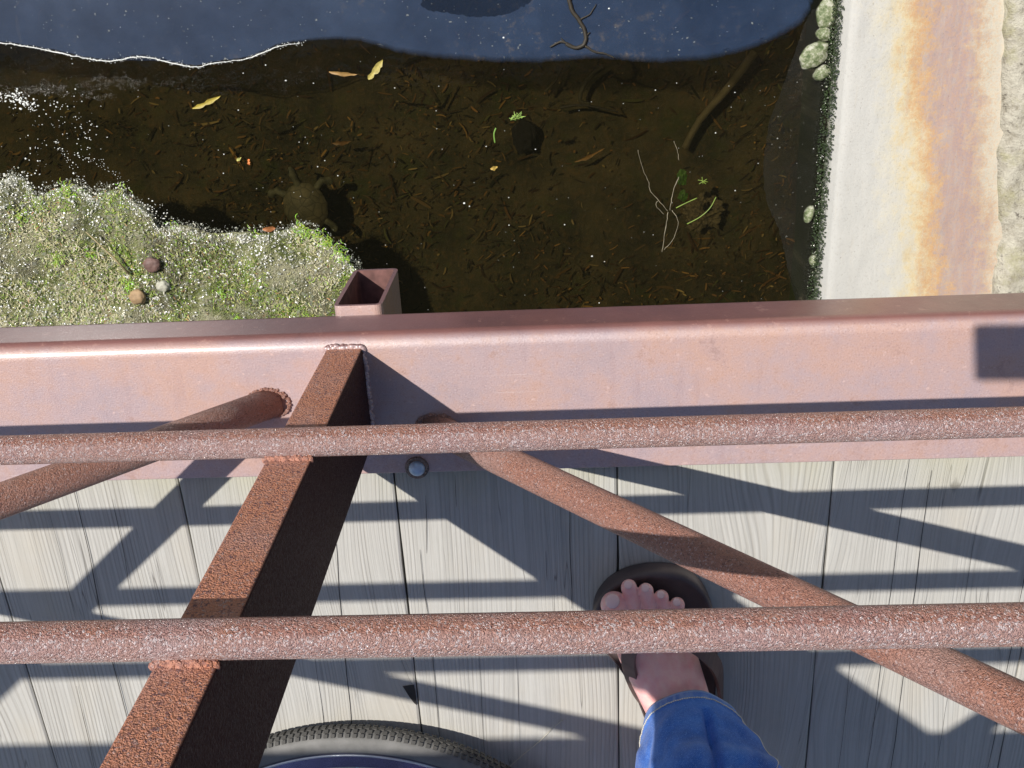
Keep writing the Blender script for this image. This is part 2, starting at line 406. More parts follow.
g = G('tyre_rubber')
n1 = g.noise(35, 4, .6)
g.set(color=g.ramp(n1, [(.3, (.11,.108,.10)), (.7, (.18,.175,.165))]), rough=.6, spec=.45, normal=g.bump(g.noise(260, 3), .2, .0006)); M['tyre'] = g.m
M['knob'] = plain('tread_rubber', (.075,.072,.066), .75)
M['rim'] = plain('rim_anodised', (.16,.15,.34), .25, .9, .1)
M['steel'] = plain('bright_steel', (.55,.57,.60), .3, 1., .1)
M['bikepaint'] = plain('bike_paint', (.10,.10,.28), .3, .3)
M['blackp'] = plain('black_plastic', (.025,.025,.027), .45)
M['bolt'] = plain('zinc_bolt', (.50,.60,.70), .4, .35, .2, 150)
M['inner'] = plain('inner_shade_rust', (.16,.075,.065), .8, 0, .3, 80)  # darker rust, with the shade inside the open tube painted in
M['washer'] = rusty('washer_rust', [(.22,.15,.11), (.26,.18,.13), (.2,.13,.1), (.36,.26,.2)], (.06,.04,.03), fine=500, bump=.5)
M['weld'] = rusty('weld_rust', [(.38,.22,.17), (.42,.24,.19), (.40,.28,.26), (.5,.33,.27)], (.12,.06,.05), fine=300, bump=1., rough=.4, spec=.7)
M['shirt'] = plain('cotton_shirt', (.30,.32,.34), .9, 0, .1, 30)
M['hair'] = plain('brown_hair', (.06,.035,.02), .6, 0, .3, 300)
M['bark'] = plain('wet_twig', (.035,.028,.018), .6, 0, .3, 90)

# ------------------------------------------------------------------ setting: ground, bed, water
def terrain_h(x, y):
    bank = -.35+.12*noise.noise(Vector((x*.15, y*.15, 3)))
    # channel between x=-7 and x=.62
    def s(t): t = max(0, min(1, t)); return t*t*(3-2*t)
    inside = s((x+8.5)/1.8)*(1 - (1 if x > 1.55 else 0))
    return bank*(1-inside) + (-1.62)*inside
mb = MB()
xs = sorted(set([-400,-200,-100,-50,-25,-15,-12,-10]+[round(-9+.3*i, 3) for i in range(36)]+[1.5,1.6,1.8,2.5,4,7,12,25,50,100,200,400]))
ys = [-400,-200,-100,-50,-25,-15,-10,-7,-5,-4,-3,-2,-1,0,1,2,3,4,5,7,10,15,25,50,100,200,400]
vs = [(x, y, terrain_h(x, y)) for y in ys for x in xs]
nx = len(xs)
mb.add(vs, [(j*nx+i, j*nx+i+1, (j+1)*nx+i+1, (j+1)*nx+i) for j in range(len(ys)-1) for i in range(nx-1)])
g = G('bank_ground')
n1 = g.noise(1.5, 6, .7); n2 = g.noise(40, 4, .7)
c = g.ramp(n1, [(.35, (.05,.07,.02)), (.6, (.09,.10,.035)), (.75, (.15,.12,.07))])
g.set(color=g.mix(g.ramp(n2, [(.4, .5), (.6, 0.)]), c, (.03,.04,.012)), rough=.95, normal=g.bump(n2, .8, .03))
tag(mb.build('ground', g.m), kind='structure')

mb = MB(); n = 90
vs = []
for j in range(n+1):
    for i in range(n+1):
        x = -3.4+4.1*i/n; y = -2.6+4.2*j/n
        z = ZB + .030*noise.noise(Vector((x*2.3, y*2.3, 0))) + .018*noise.noise(Vector((x*7, y*7, 2)))
        vs.append((x, y, z))
def bed_z(x, y): return ZB + .030*noise.noise(Vector((x*2.3, y*2.3, 0))) + .018*noise.noise(Vector((x*7, y*7, 2)))
mb.add(vs, [(j*(n+1)+i, j*(n+1)+i+1, (j+1)*(n+1)+i+1, (j+1)*(n+1)+i) for j in range(n) for i in range(n)])
tag(mb.build('stream_bed', M['bed'], smooth=True), kind='structure')

mb = MB()
mb.add([(-8.2, -60, ZW), (.64, -60, ZW), (.64, 60, ZW), (-8.2, 60, ZW)], [(0, 1, 2, 3)])
tag(mb.build('water', M['water']), kind='structure')

# litter on the bed
mb = MB(); mb.c = []
pal = [(.30,.15,.045), (.22,.12,.04), (.40,.22,.06), (.16,.10,.04), (.12,.09,.04), (.34,.24,.09), (.10,.10,.03)]
rr = random.Random(3)
def sliver(mb, p, L, W, a, colr, tilt=.15, curve=.1):
    d = Vector((math.cos(a), math.sin(a), rr.uniform(-tilt, tilt))); s = Vector((-math.sin(a), math.cos(a), 0))
    b = len(mb.v); k = 3
    for i in range(k+1):
        t = i/k; w = W*(.25+.75*math.sin(math.pi*(.12+.76*t)))
        c = Vector(p)+d*(L*(t-.5))+s*(curve*L*math.sin(math.pi*t))
        mb.v += [tuple(c-s*w/2), tuple(c+s*w/2)]; mb.c += [colr, colr]
    for i in range(k): mb.face([b+2*i, b+2*i+1, b+2*i+3, b+2*i+2])
for i in range(13000):
    x = rr.uniform(-1.6, .56); y = rr.uniform(-1.1, .15)
    cl = noise.noise(Vector((x*3, y*3, 9)))
    if cl < -.12 and rr.random() < .75: continue
    if x < -.85 and rr.random() < .6: continue
    big = rr.random() < .045
    L = rr.uniform(.02, .06) if big else .004+.022*rr.random()**2
    W = L*rr.uniform(.08, .16) if big else rr.uniform(.0015, .005)
    c = rr.choice(pal); k = (.18+.95*rr.random()**2.6)*(.75+.6*max(0, cl))
    a = rr.uniform(0, math.pi) if rr.random() < .6 else rr.gauss(.5, .4)
    sliver(mb, (x, y, bed_z(x, y)+rr.uniform(.002, .012)), L, W, a, tuple(v*k for v in c), curve=rr.gauss(0, .06))
tag(mb.build('leaf_litter', M['litter']), 'brown reed and leaf litter scattered over the stream bed', 'leaf litter', kind='stuff')

# pale specks drifting on the water
mb = MB(); rr = random.Random(5)
def clear(x, y): return True
for i in range(230):
    px = rr.uniform(-30, 830); py = rr.uniform(-20, 320)
    p = at(px, py, ZW+.003); r = rr.choice([.0006, .0008, .001, .0016]) * (1.0 if rr.random() < .9 else 1.6)
    mb.ell(p, (r, r*rr.uniform(.6, 1), r*.6), 6, 4)
def foam_trail(pts, nn, spread, rmin=.0008, rmax=.003):
    for i in range(nn):
        t = rr.random()*(len(pts)-1); k = int(t); f = t-k
        a, b_ = pts[k], pts[k+1]
        px = a[0]+(b_[0]-a[0])*f+rr.gauss(0, spread); py = a[1]+(b_[1]-a[1])*f+rr.gauss(0, spread)
        r = rr.uniform(rmin, rmax)*rr.random()**.6
        mb.ell(at(px, py, ZW+.003), (r, r*rr.uniform(.6, 1), r*.5), 6, 4)
foam_trail([(-20,92),(15,99),(35,106)], 230, 4, .0008, .0034)
foam_trail([(35,106),(70,115),(88,145)], 120, 12, .0006, .0022)
foam_trail([(55,140),(72,165),(86,188)], 70, 2.2, .0006, .0018)
foam_trail([(66,152),(100,163),(128,185)], 70, 2.2, .0006, .0018)
foam_trail([(30,140),(40,180)], 40, 8)
foam_trail([(150,205),(170,225)], 40, 4)
tag(mb.build('foam_specks', M['foam']), 'tiny white specks of froth drifting on the dark water', 'froth', kind='stuff')

# surface films; the blue one has the sky reflection painted into its colour
def smooth_line(pts, sub=8, jit=.0, seed=0):
    r_ = random.Random(seed); out = []
    P = [Vector((*p, 0)) for p in pts]
    for i in range(len(P)-1):
        p0 = P[max(i-1, 0)]; p1 = P[i]; p2 = P[i+1]; p3 = P[min(i+2, len(P)-1)]
        for k in range(sub):
            t = k/sub
            q = .5*((2*p1)+(p2-p0)*t+(2*p0-5*p1+4*p2-p3)*t*t+(3*p1-p0-3*p2+p3)*t**3)
            out.append((q.x+r_.gauss(0, jit), q.y+r_.gauss(0, jit)))
    out.append(pts[-1]); return out
def sheet(name, outline, z, mat):
    bm = bmesh.new()
    vs = [bm.verts.new(at(px, py, z)) for px, py in outline]
    f = bm.faces.new(vs); bmesh.ops.triangulate(bm, faces=[f])
    me = bpy.data.meshes.new(name); bm.to_mesh(me); bm.free(); me.materials.append(mat)
    return link(bpy.data.objects.new(name, me))
edge = [(-260,30),(-120,34),(-60,40),(0,42),(30,46),(60,52),(90,58),(112,60),(135,56),(150,57),(172,62),(195,66),(215,62),(245,58),(262,52),(280,45),(300,42),(335,40),(360,42),(395,52),(430,58),(470,61),(520,63),(560,62),(590,59),(615,60),(650,63),(700,61),(740,53),(768,43),(790,32),(803,22),(811,8),(816,-20),(818,-120)]
notch = [(560,-120),(548,-30),(536,-6),(524,6),(506,14),(484,17),(462,15),(440,12),(425,9),(421,2),(426,-12),(420,-40),(424,-120)]
E1 = smooth_line(edge, 8, .35, 4); N1 = smooth_line(notch, 6, .5, 5)
def fw_(x): return 1.2 if x < 240 else min(7, 1.2+(x-240)*.035)
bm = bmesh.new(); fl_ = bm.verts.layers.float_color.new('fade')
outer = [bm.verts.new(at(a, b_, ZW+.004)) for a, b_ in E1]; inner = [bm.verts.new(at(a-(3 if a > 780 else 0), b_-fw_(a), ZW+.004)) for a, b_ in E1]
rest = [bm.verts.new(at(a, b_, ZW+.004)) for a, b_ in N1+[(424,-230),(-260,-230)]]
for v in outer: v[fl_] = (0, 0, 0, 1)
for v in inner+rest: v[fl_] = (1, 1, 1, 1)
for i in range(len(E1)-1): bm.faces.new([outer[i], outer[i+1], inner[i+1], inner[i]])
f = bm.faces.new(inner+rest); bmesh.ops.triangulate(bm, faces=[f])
me = bpy.data.meshes.new('surface_sheet'); bm.to_mesh(me); bm.free(); me.materials.append(M['film_sky_reflection'])
o = link(bpy.data.objects.new('surface_sheet', me))
tag(o, 'blue sky reflection painted as a film on the water along the top of the photo', 'surface film', kind='stuff')
g2 = [(812,10),(803,28),(795,52),(782,88),(770,120),(765,150),(764,182),(768,205),(778,228),(784,250),(790,275),(800,300),(806,340)]
o = sheet('surface_sheet', smooth_line(g2, 8, .4, 6)+[(818,345),(842,5)], ZW+.0045, M['film_grey'])
tag(o, 'thin grey film on the water beside the mossy concrete wall', 'surface film', kind='stuff')
# froth line on the edge of the painted sky reflection
mb = MB()
line = smooth_line(edge[2:17], 10, .25, 9)
pts = [at(a, b_+1.0, ZW+.005) for a, b_ in line]
mb.tube(pts, [max(.0003, .0016*(.35+.65*abs(noise.noise(p*14)))*(1 if p.x < -.75 else max(.2, 1-(p.x+.75)*2.2))*1.5) for p in pts], 6)
for p in pts:
    for k in range(3):
        r_ = rr.uniform(.0004, .0013); mb.ell(p+Vector((rr.gauss(0, .003), rr.gauss(0, .0022), 0)), (r_, r_, r_*.6), 5, 4)
tag(mb.build('foam_line', M['foam'], smooth=True), 'bright wavy froth line along the edge of the painted blue reflection', 'froth', kind='stuff')

# ------------------------------------------------------------------ floating algae mat
edge_m = [(-420,150),(-200,165),(-60,178),(0,180),(14,175),(28,183),(38,196),(56,188),(78,184),(95,196),(104,190),(122,190),(138,202),(150,213),(162,228),(176,224),(196,228),(215,233),(245,232),(268,233),(292,228),(304,226),(322,236),(340,250),(352,262),(362,275),(372,300),(376,340),(380,420)]
bm_ = smooth_line(edge_m, 8, .5, 12)
mat_poly = [at(a, b_, ZW) for a, b_ in bm_]
mat_poly += [Vector((-.55, -1.15, ZW)), Vector((-1.5, -1.3, ZW)), Vector((-2.6, -1.2, ZW))]
PX = [p.x for p in mat_poly]; PY = [p.y for p in mat_poly]
def inside(x, y):
    c = False; j = len(PX)-1
    for i in range(len(PX)):
        if (PY[i] > y) != (PY[j] > y) and x < (PX[j]-PX[i])*(y-PY[i])/(PY[j]-PY[i])+PX[i]: c = not c
        j = i
    return c
def mat_h(x, y):
    return .010+.013*noise.noise(Vector((x*10, y*10, 1)))+.008*noise.noise(Vector((x*28, y*28, 5)))+.004*noise.noise(Vector((x*75, y*75, 5)))
bm = bmesh.new()
vs = [bm.verts.new(p) for p in mat_poly]
bm.faces.new(vs)
me0 = bpy.data.meshes.new('tmp')
geom = bm.faces[:]+bm.verts[:]+bm.edges[:] if False else None
# regular cuts make the sheet fine enough to carry bumps
xa, xb, ya, yb = -1.45, -.40, -.95, -.38
x = xa
while x < xb:
    bmesh.ops.bisect_plane(bm, geom=bm.faces[:]+bm.edges[:]+bm.verts[:], plane_co=(x, 0, 0), plane_no=(1, 0, 0)); x += .0075
y = ya
while y < yb:
    bmesh.ops.bisect_plane(bm, geom=bm.faces[:]+bm.edges[:]+bm.verts[:], plane_co=(0, y, 0), plane_no=(0, 1, 0)); y += .0075
bmesh.ops.triangulate(bm, faces=bm.faces[:])
bnd = {v for e in bm.edges if e.is_boundary for v in e.verts}
for v in bm.verts: v.co.z = ZW+(.001 if v in bnd else max(.002, mat_h(v.co.x, v.co.y)))
# skirt going under water
for f in bm.faces: f.smooth = True
mat_mb = MB(); mat_mb.c = []
bm.verts.index_update()
mat_mb.v = [tuple(v.co) for v in bm.verts]; mat_mb.c = [(0, 0, 0)]*len(bm.verts)
for f in bm.faces: mat_mb.face([v.index for v in f.verts])
bm.free()
rr = random.Random(21)
greens = [(.19,.32,.03), (.27,.42,.05), (.12,.20,.025), (.40,.46,.12), (.46,.44,.18), (.42,.22,.10), (.50,.48,.36)]
mat_mb.mi = 1
placed = 0
while placed < 17000:
    x = rr.uniform(-1.35, -.38); y = rr.uniform(-.84, -.38)
    if not inside(x, y): continue
    cl = noise.noise(Vector((x*7, y*7, 40)))+.5*noise.noise(Vector((x*22, y*22, 41)))
    if rr.random() > .35+1.1*cl: continue
    placed += 1
    L = rr.uniform(.003, .011); W = rr.uniform(.0008, .0022); a = rr.uniform(0, 6.28)
    z = ZW+mat_h(x, y)+rr.uniform(0, .005)
    k = rr.uniform(.55, 1.3); c = rr.choice(greens[:5] if rr.random() < .93 else greens[5:])
    zone = noise.noise(Vector((x*4.5, y*4.5, 77)))+(.45 if x < -1.0 and y < -.62 else 0)
    if zone > .20 and rr.random() < .65: c = rr.choice([(.56,.52,.32), (.48,.45,.24), (.62,.58,.42)])
    elif zone < -.22 and rr.random() < .5: c = rr.choice([(.12,.12,.05), (.16,.13,.07), (.20,.19,.10)])
    sliver(mat_mb, (x, y, z), L, W, a, tuple(v*k for v in c), tilt=.7, curve=.2)
# sprigs at the rim
def sprig(px, py, n_, s, cpal=greens[:2]):
    p = at(px, py, ZW); p.z += max(.006, mat_h(p.x, p.y) if inside(p.x, p.y) else 0)+.003
    for i in range(n_):
        a = rr.uniform(0, 6.28); L = rr.uniform(.4, 1)*s
        sliver(mat_mb, p+Vector((math.cos(a)*L*.5+rr.gauss(0, s*.5), math.sin(a)*L*.5+rr.gauss(0, s*.5), rr.uniform(0, .008))), L, .0016, a, tuple(v*rr.uniform(.9, 1.5) for v in rr.choice(cpal)), tilt=.5, curve=.25)
for px, py, n_, s in ((300,226,34,.014),(308,231,30,.014),(318,232,26,.012),(328,240,34,.014),(338,248,30,.014),(346,256,24,.012),(68,186,22,.014),(74,192,14,.014),(125,187,12,.012),(255,232,14,.011),(175,222,10,.010),(62,258,30,.014),(130,282,40,.014),(138,290,20,.012),(240,318,30,.012),(310,318,24,.012),(92,250,20,.012),(225,290,26,.012),(25,215,24,.012)):
    sprig(px, py, n_, s)
mat_mb.mi = 2
for i in range(5000):
    x = rr.uniform(-1.35, -.38); y = rr.uniform(-.84, -.38)
    if not inside(x, y): continue
    cl = noise.noise(Vector((x*9, y*9, 70)))
    if rr.random() > .55+.9*cl: continue
    r = .0010+.0040*rr.random()**2.6
    b0 = len(mat_mb.v); mat_mb.ell((x, y, ZW+mat_h(x, y)+r*.3+rr.uniform(0, .003)), (r, r, r*.8), 7, 5)
    mat_mb.c += [(0, 0, 0)]*(len(mat_mb.v)-b0)
mat_mb.mi = 3
for i in range(14000):
    x = rr.uniform(-1.35, -.38); y = rr.uniform(-.84, -.38)
    if not inside(x, y): continue
    cl = noise.noise(Vector((x*6, y*6, 90)))
    if rr.random() > .36+1.7*cl+.7*noise.noise(Vector((x*40, y*40, 3))): continue
    r = .0007+.0023*rr.random()**2
    b0 = len(mat_mb.v); mat_mb.ell((x, y, ZW+mat_h(x, y)+rr.uniform(0, .003)), (r*rr.uniform(.7, 1.5), r, r*.6), 5, 4)
    mat_mb.c += [(0, 0, 0)]*(len(mat_mb.v)-b0)
for p in mat_poly[:-3]:
    if p.x < -1.35: continue
    for k in range(26):
        r = .0006+.0016*rr.random()**2; q_ = Vector((p.x+rr.gauss(0, .005), p.y-abs(rr.gauss(0, .014)), 0))
        if not inside(q_.x, q_.y): continue
        b0 = len(mat_mb.v); mat_mb.mi = 3 if rr.random() < .6 else 2
        mat_mb.ell((q_.x, q_.y, ZW+mat_h(q_.x, q_.y)+.001), (r, r, r*.7), 6, 4); mat_mb.c += [(0, 0, 0)]*(len(mat_mb.v)-b0)
# froth fringe that thins out into the water
for p in mat_poly[:-3]:
    if p.x < -1.35: continue
    for k in range(9):
        r = .0005+.0020*rr.random()**2; d_ = abs(rr.gauss(0, .008))
        b0 = len(mat_mb.v); mat_mb.mi = 2 if rr.random() < .7 else 3
        mat_mb.ell((p.x+rr.gauss(0, .004)+(d_*.4 if p.x > -.62 else 0), p.y+d_, ZW+.001), (r, r, r*.7), 6, 4)
        mat_mb.c += [(0, 0, 0)]*(len(mat_mb.v)-b0)
mat_mb.mi = 3
placed = 0
while placed < 700:
    x = rr.uniform(-1.35, -.38); y = rr.uniform(-.84, -.38)
    if not inside(x, y): continue
    if noise.noise(Vector((x*12, y*12, 31))) < -.05: continue
    placed += 1; L = rr.uniform(.0014, .0034)*(2. if rr.random() < .08 else 1)
    b0 = len(mat_mb.v)
    mat_mb.ell((x, y, ZW+mat_h(x, y)+.004), (L, L*rr.uniform(.25, .6), L*.3), 8, 5, Matrix.Rotation(rr.gauss(.1, .6), 3, 'Z'))  # long white slivers painted in as sun glints on the wet mat
    mat_mb.c += [(0, 0, 0)]*(len(mat_mb.v)-b0)
o = mat_mb.build('algae_mat', [M['mat'], M['leaf'], M['bubble'], M['froth']], smooth=True)
tag(o, 'frothy pale green mat of algae and pondweed floating left of the beam', 'algae mat', kind='stuff')

def pebble(name, px, py, z, rad, mat, label, cat='stone', group=None, seed=0, rotz=0, rough=.18):
    bm = bmesh.new(); bmesh.ops.create_icosphere(bm, subdivisions=4, radius=1)
    for v in bm.verts:
        k = 1+rough*noise.noise(v.co*1.6+Vector((seed*3, 0, 0)))+rough*.4*noise.noise(v.co*5+Vector((seed, 4, 0)))+rough*.15*noise.noise(v.co*14)
        v.co = Vector((v.co.x*rad[0]*k, v.co.y*rad[1]*k, v.co.z*rad[2]*k))
    me = bpy.data.meshes.new(name); bm.to_mesh(me); bm.free(); me.materials.append(mat)
    me.polygons.foreach_set('use_smooth', [True]*len(me.polygons))
    o = link(bpy.data.objects.new(name, me)); o.location = at(px, py, z); o.rotation_euler.z = R(rotz)
    return tag(o, label, cat, group)
ps = plain('tan_pebble', (.36,.24,.13), .7, 0, .25, 60); pw = plain('pale_pebble', (.48,.47,.38), .6, 0, .25, 60); pd = plain('maroon_pebble', (.17,.10,.085), .6, 0, .3, 60)
pebble('pebble', 138, 297, ZW+.020, (.019,.017,.011), ps, 'round tan pebble lying in the algae mat', 'pebble')
pebble('pebble', 163, 286, ZW+.020, (.016,.013,.011), pw, 'pale greenish pebble in the algae mat beside the tan one', 'pebble', seed=2)
pebble('pebble', 152, 265, ZW+.020, (.019,.017,.009), pd, 'dark maroon pebble sunk in the algae mat', 'pebble', seed=3)
# straw stalk across the mat
mb = MB(); mb.tube([at(86,232,ZW+.032), at(100,245,ZW+.034), at(114,258,ZW+.032), at(129,274,ZW+.024)], [.001,.0017,.0022,.003], 6)
tag(mb.build('dry_stalk', plain('straw', (.42,.34,.18), .7), smooth=True), 'thin dry tan stalk lying across the algae mat', 'stalk')
# thin floating bits
def leaf_obj(name, px, py, L, W, rot, colr, label, cat='leaf', z=ZW+.004, curl=.12):
    mb = MB(); k = 9; a = R(rot)
    for i in range(k+1):
        t = i/k; w = W*math.sin(math.pi*min(1, .04+t*.95))**.8*(.72+.55*noise.noise(Vector((px*.37, t*4.5, py*.2))))
        for s in (-1, 0, 1):
            x = L*(t-.5); y = s*w/2*(1+.35*s*noise.noise(Vector((t*7, px, 1))))+curl*L*(t-.5)**2+.0016*noise.noise(Vector((t*5, py, 2)))
            mb.v.append((x, y, .0015*abs(s)+.003*math.sin(t*5)))
    for i in range(k):
        for s in (0, 1): mb.face([i*3+s, i*3+s+1, (i+1)*3+s+1, (i+1)*3+s])
    g = G(name+'_skin'); xyz = g.sep(); nn = g.noise(220, 4, .6); vein = g.ramp(g.math('ABSOLUTE', xyz[1]), [(0, 1.), (.0012, 0.)])
    c = g.ramp(nn, [(.35, tuple(v*.55 for v in colr)), (.65, colr)])
    c = g.mix(g.math('MULTIPLY', vein, .4), c, tuple(min(1, v*1.6) for v in colr))
    g.set(color=c, rough=.5, spec=.4)
    o = mb.build(name, g.m, smooth=True); o.location = at(px, py, z); o.rotation_euler.z = a
    return tag(o, label, cat)
leaf_obj('fallen_leaf', 207, 103, .068, .012, 20, (.42,.33,.055), 'narrow yellow leaf floating on dark water below the froth line')
leaf_obj('fallen_leaf', 343, 74, .058, .012, -8, (.32,.19,.06), 'brown leaf floating left of the pointed yellow leaf')
leaf_obj('fallen_leaf', 376, 70, .050, .018, 48, (.46,.38,.10), 'pointed yellow leaf, tilted, beside the brown floating leaf')
leaf_obj('fallen_leaf', 342, 143, .044, .011, 2, (.22,.11,.035), 'short brown leaf fragment above the turtle', z=ZB+.06)
leaf_obj('fallen_leaf', 590, 156, .075, .012, 22, (.30,.16,.05), 'orange brown leaf lying on the bed left of the water weed', z=ZB+.045)
leaf_obj('fallen_leaf', 239, 159, .012, .008, 30, (.55,.52,.16), 'tiny pale yellow leaf scrap left of the orange scrap')
leaf_obj('fallen_leaf', 249, 162, .013, .010, 100, (.65,.20,.05), 'tiny orange leaf scrap floating above the algae mat')
leaf_obj('fallen_leaf', 494, 168, .016, .013, 10, (.50,.34,.08), 'small curled yellow leaf scrap left of the floating green sprig')
leaf_obj('fallen_leaf', 269, 229, .028, .018, 0, (.36,.14,.05), 'rust coloured leaf at the rim of the algae mat below the turtle')

# ------------------------------------------------------------------ turtle
tz = ZW-.135
tc = at(306, 207, tz)
root = empty('turtle', tc); root.rotation_euler.z = R(10)
root['label'] = 'small olive brown turtle swimming under water at the algae mat rim'; root['category'] = 'turtle'
mb = MB()
def remesh_obj(mb, name, mats, voxel, parent=None, smooth_it=6, extra=None):
    me = bpy.data.meshes.new(name+'_src'); me.from_pydata(mb.v, [], mb.f); me.update()
    bm = bmesh.new(); bm.from_mesh(me); bmesh.ops.recalc_face_normals(bm, faces=bm.faces[:]); bm.to_mesh(me); bm.free()
    o = bpy.data.objects.new(name+'_src', me); col.objects.link(o)
    m = o.modifiers.new('r', 'REMESH'); m.mode = 'VOXEL'; m.voxel_size = voxel
    s = o.modifiers.new('s', 'SMOOTH'); s.iterations = smooth_it; s.factor = .5
    dg = bpy.context.evaluated_depsgraph_get(); dg.update()
    ev = o.evaluated_get(dg); m2 = bpy.data.meshes.new_from_object(ev)
    bpy.data.objects.remove(o)
    m2.materials.clear()
    return m2
mb.ell((0, 0, -.004), (.050, .056, .014), 20, 10)
mb.tube([(0, .045, 0), (-.004, .068, .002), (-.006, .082, .004)], [.011, .009, .010], 10)
mb.ell((-.006, .086, .004), (.010, .014, .009))
for s in (-1, 1):
    mb.tube([(s*.035, .035, -.002), (s*.056, .052, -.003), (s*.070, .046, -.004)], [.010, .009, .006], 8)
    mb.ell((s*.070, .046, -.004), (.011, .012, .004))
    mb.tube([(s*.034, -.038, -.002), (s*.048, -.056, -.004)], [.010, .007], 8)
    mb.ell((s*.050, -.062, -.004), (.010, .013, .004))
mb.tube([(0, -.05, -.004), (0, -.075, -.005)], [.005, .002], 8)
m2 = remesh_obj(mb, 'body', None, .0035, smooth_it=3)
m2.name = 'body'; m2.materials.append(M['tskin']); m2.polygons.foreach_set('use_smooth', [True]*len(m2.polygons))
link(bpy.data.objects.new('body', m2), root)
mb = MB(); nn_ = 28
vs = []
for i in range(9):
    t = i/8
    for j in range(nn_):
        a = 2*math.pi*j/nn_
        sc_ = 1+.02*math.cos(a*12) if i == 8 else 1
        rx, ry = .0515*t*sc_, .058*t*sc_
        vs.append((rx*math.cos(a), ry*math.sin(a), .004+.020*(1-t*t)**.7))
mb.add(vs, [(i*nn_+j, i*nn_+(j+1) % nn_, (i+1)*nn_+(j+1) % nn_, (i+1)*nn_+j) for i in range(8) for j in range(nn_)])
mb.build('shell', M['shell'], root, smooth=True)

# ------------------------------------------------------------------ weed clump, twigs
weed = empty('water_weed', at(668, 208, ZW)); weed['label'] = 'pale stringy water weed with brown root clump, right of centre'; weed['category'] = 'water weed'
mb = MB()
def wp(px, py, dz=.002): return at(px, py, ZW+dz)-at(668, 208, ZW)
for pts, r in (([(668,211),(658,200),(650,190),(649,182)], .0011), ([(649,182),(643,170),(638,150)], .0008), ([(670,210),(672,196),(676,184),(679,177)], .0013), ([(668,212),(666,225),(664,240),(662,252)], .0013),
               ([(672,210),(678,222),(674,238),(664,250)], .0009), ([(664,214),(656,206),(658,201)], .0008), ([(679,160),(677,150),(674,141)], .0009)):
    L_ = smooth_line(pts, 5, .25, 3)
    mb.tube([wp(a, b_) for a, b_ in L_], [r*(.45+.7*abs(noise.noise(Vector((a*.09, b_*.09, r*900))))) for a, b_ in L_], 6)
mb.build('stem', plain('pale_stem', (.27,.235,.16), .5, 0, .6, 40), weed, smooth=True)
mb = MB()
for pts, r in (([(676,208),(686,203),(697,198)], .0011), ([(687,224),(700,217),(710,208),(716,197)], .0011), ([(706,184),(701,180)], .0009), ([(702,177),(703,184)], .0008), ([(699,184),(707,179)], .0008), ([(698,180),(708,182)], .0008)):
    mb.tube([wp(a, b_, .004) for a, b_ in smooth_line(pts, 5)], r, 6)
mb.build('green_blade', plain('blade_green', (.19,.27,.04), .4), weed, smooth=True)
bm = bmesh.new(); bmesh.ops.create_icosphere(bm, subdivisions=5, radius=1)
for v in bm.verts:
    k = 1+.5*noise.noise(v.co*1.7)+.35*noise.noise(v.co*5)+.15*noise.noise(v.co*14)
    v.co = Vector((v.co.x*.042*k, v.co.y*.034*k, v.co.z*.015*k))
me = bpy.data.meshes.new('root_clump'); bm.to_mesh(me); bm.free(); me.materials.append(plain('root_fuzz', (.11,.085,.045), .9, 0, .6, 160))
o = link(bpy.data.objects.new('root_clump', me), weed); o.location = at(706, 213, ZB+.045)-at(668, 208, ZW)
for px, py, rx, ry in ((682,178,.010,.016), (683,196,.009,.012)):
    bm = bmesh.new(); bmesh.ops.create_icosphere(bm, subdivisions=3, radius=1)
    for v in bm.verts:
        k = 1+.6*noise.noise(v.co*2.5+Vector((px, 0, 0))); v.co = Vector((v.co.x*rx*k, v.co.y*ry*k, v.co.z*.005*k))
    me = bpy.data.meshes.new('green_tuft'); bm.to_mesh(me); bm.free(); me.materials.append(plain('tuft_green', (.06,.15,.015), .6, 0, .5, 200))
    o = link(bpy.data.objects.new('green_tuft', me), weed); o.location = wp(px, py, -.015)

sg = empty('weed_sprig', at(516, 118, ZW)); sg['label'] = 'small bright green floating sprig over a dark lump painted as its shadow'; sg['category'] = 'weed sprig'
mb = MB(); rr = random.Random(4)
for i in range(26):
    a = rr.uniform(.1, 3.0); L = rr.uniform(.006, .018); p0 = Vector((rr.uniform(-.012, .012), rr.uniform(-.004, .004), .003))
    mb.tube([p0, p0+Vector((math.cos(a)*L, math.sin(a)*L*.7, rr.uniform(0, .006)))], [.0012, .0004], 5)
mb.build('green_blade', plain('sprig_green', (.30,.45,.10), .35, 0, .4, 200), sg, smooth=True)
bm = bmesh.new(); bmesh.ops.create_icosphere(bm, subdivisions=4, radius=1)
for v in bm.verts:
    k = 1+.3*noise.noise(v.co*2); v.co = Vector((v.co.x*.026*k, v.co.y*.036*k, v.co.z*.01*k))
me = bpy.data.meshes.new('sprig_shadow_lump'); bm.to_mesh(me); bm.free(); me.materials.append(plain('sprig_shadow_lump', (.006,.005,.004), .95))  # near-black lump by the bed, painted as the sprig's shadow
o = link(bpy.data.objects.new('sprig_shadow_lump', me), sg); o.location = at(524, 136, ZB+.035)-at(516, 118, ZW)
mb = MB()
mb.tube([at(a, b_, ZW+.003) for a, b_ in smooth_line([(496,128),(494,134),(495,143)], 5)], [.0018]*10+[.0012], 6)
tag(mb.build('floating_weed', plain('blade_green2', (.16,.30,.05), .5), smooth=True), 'short green blade floating left of the small sprig', 'floating weed')

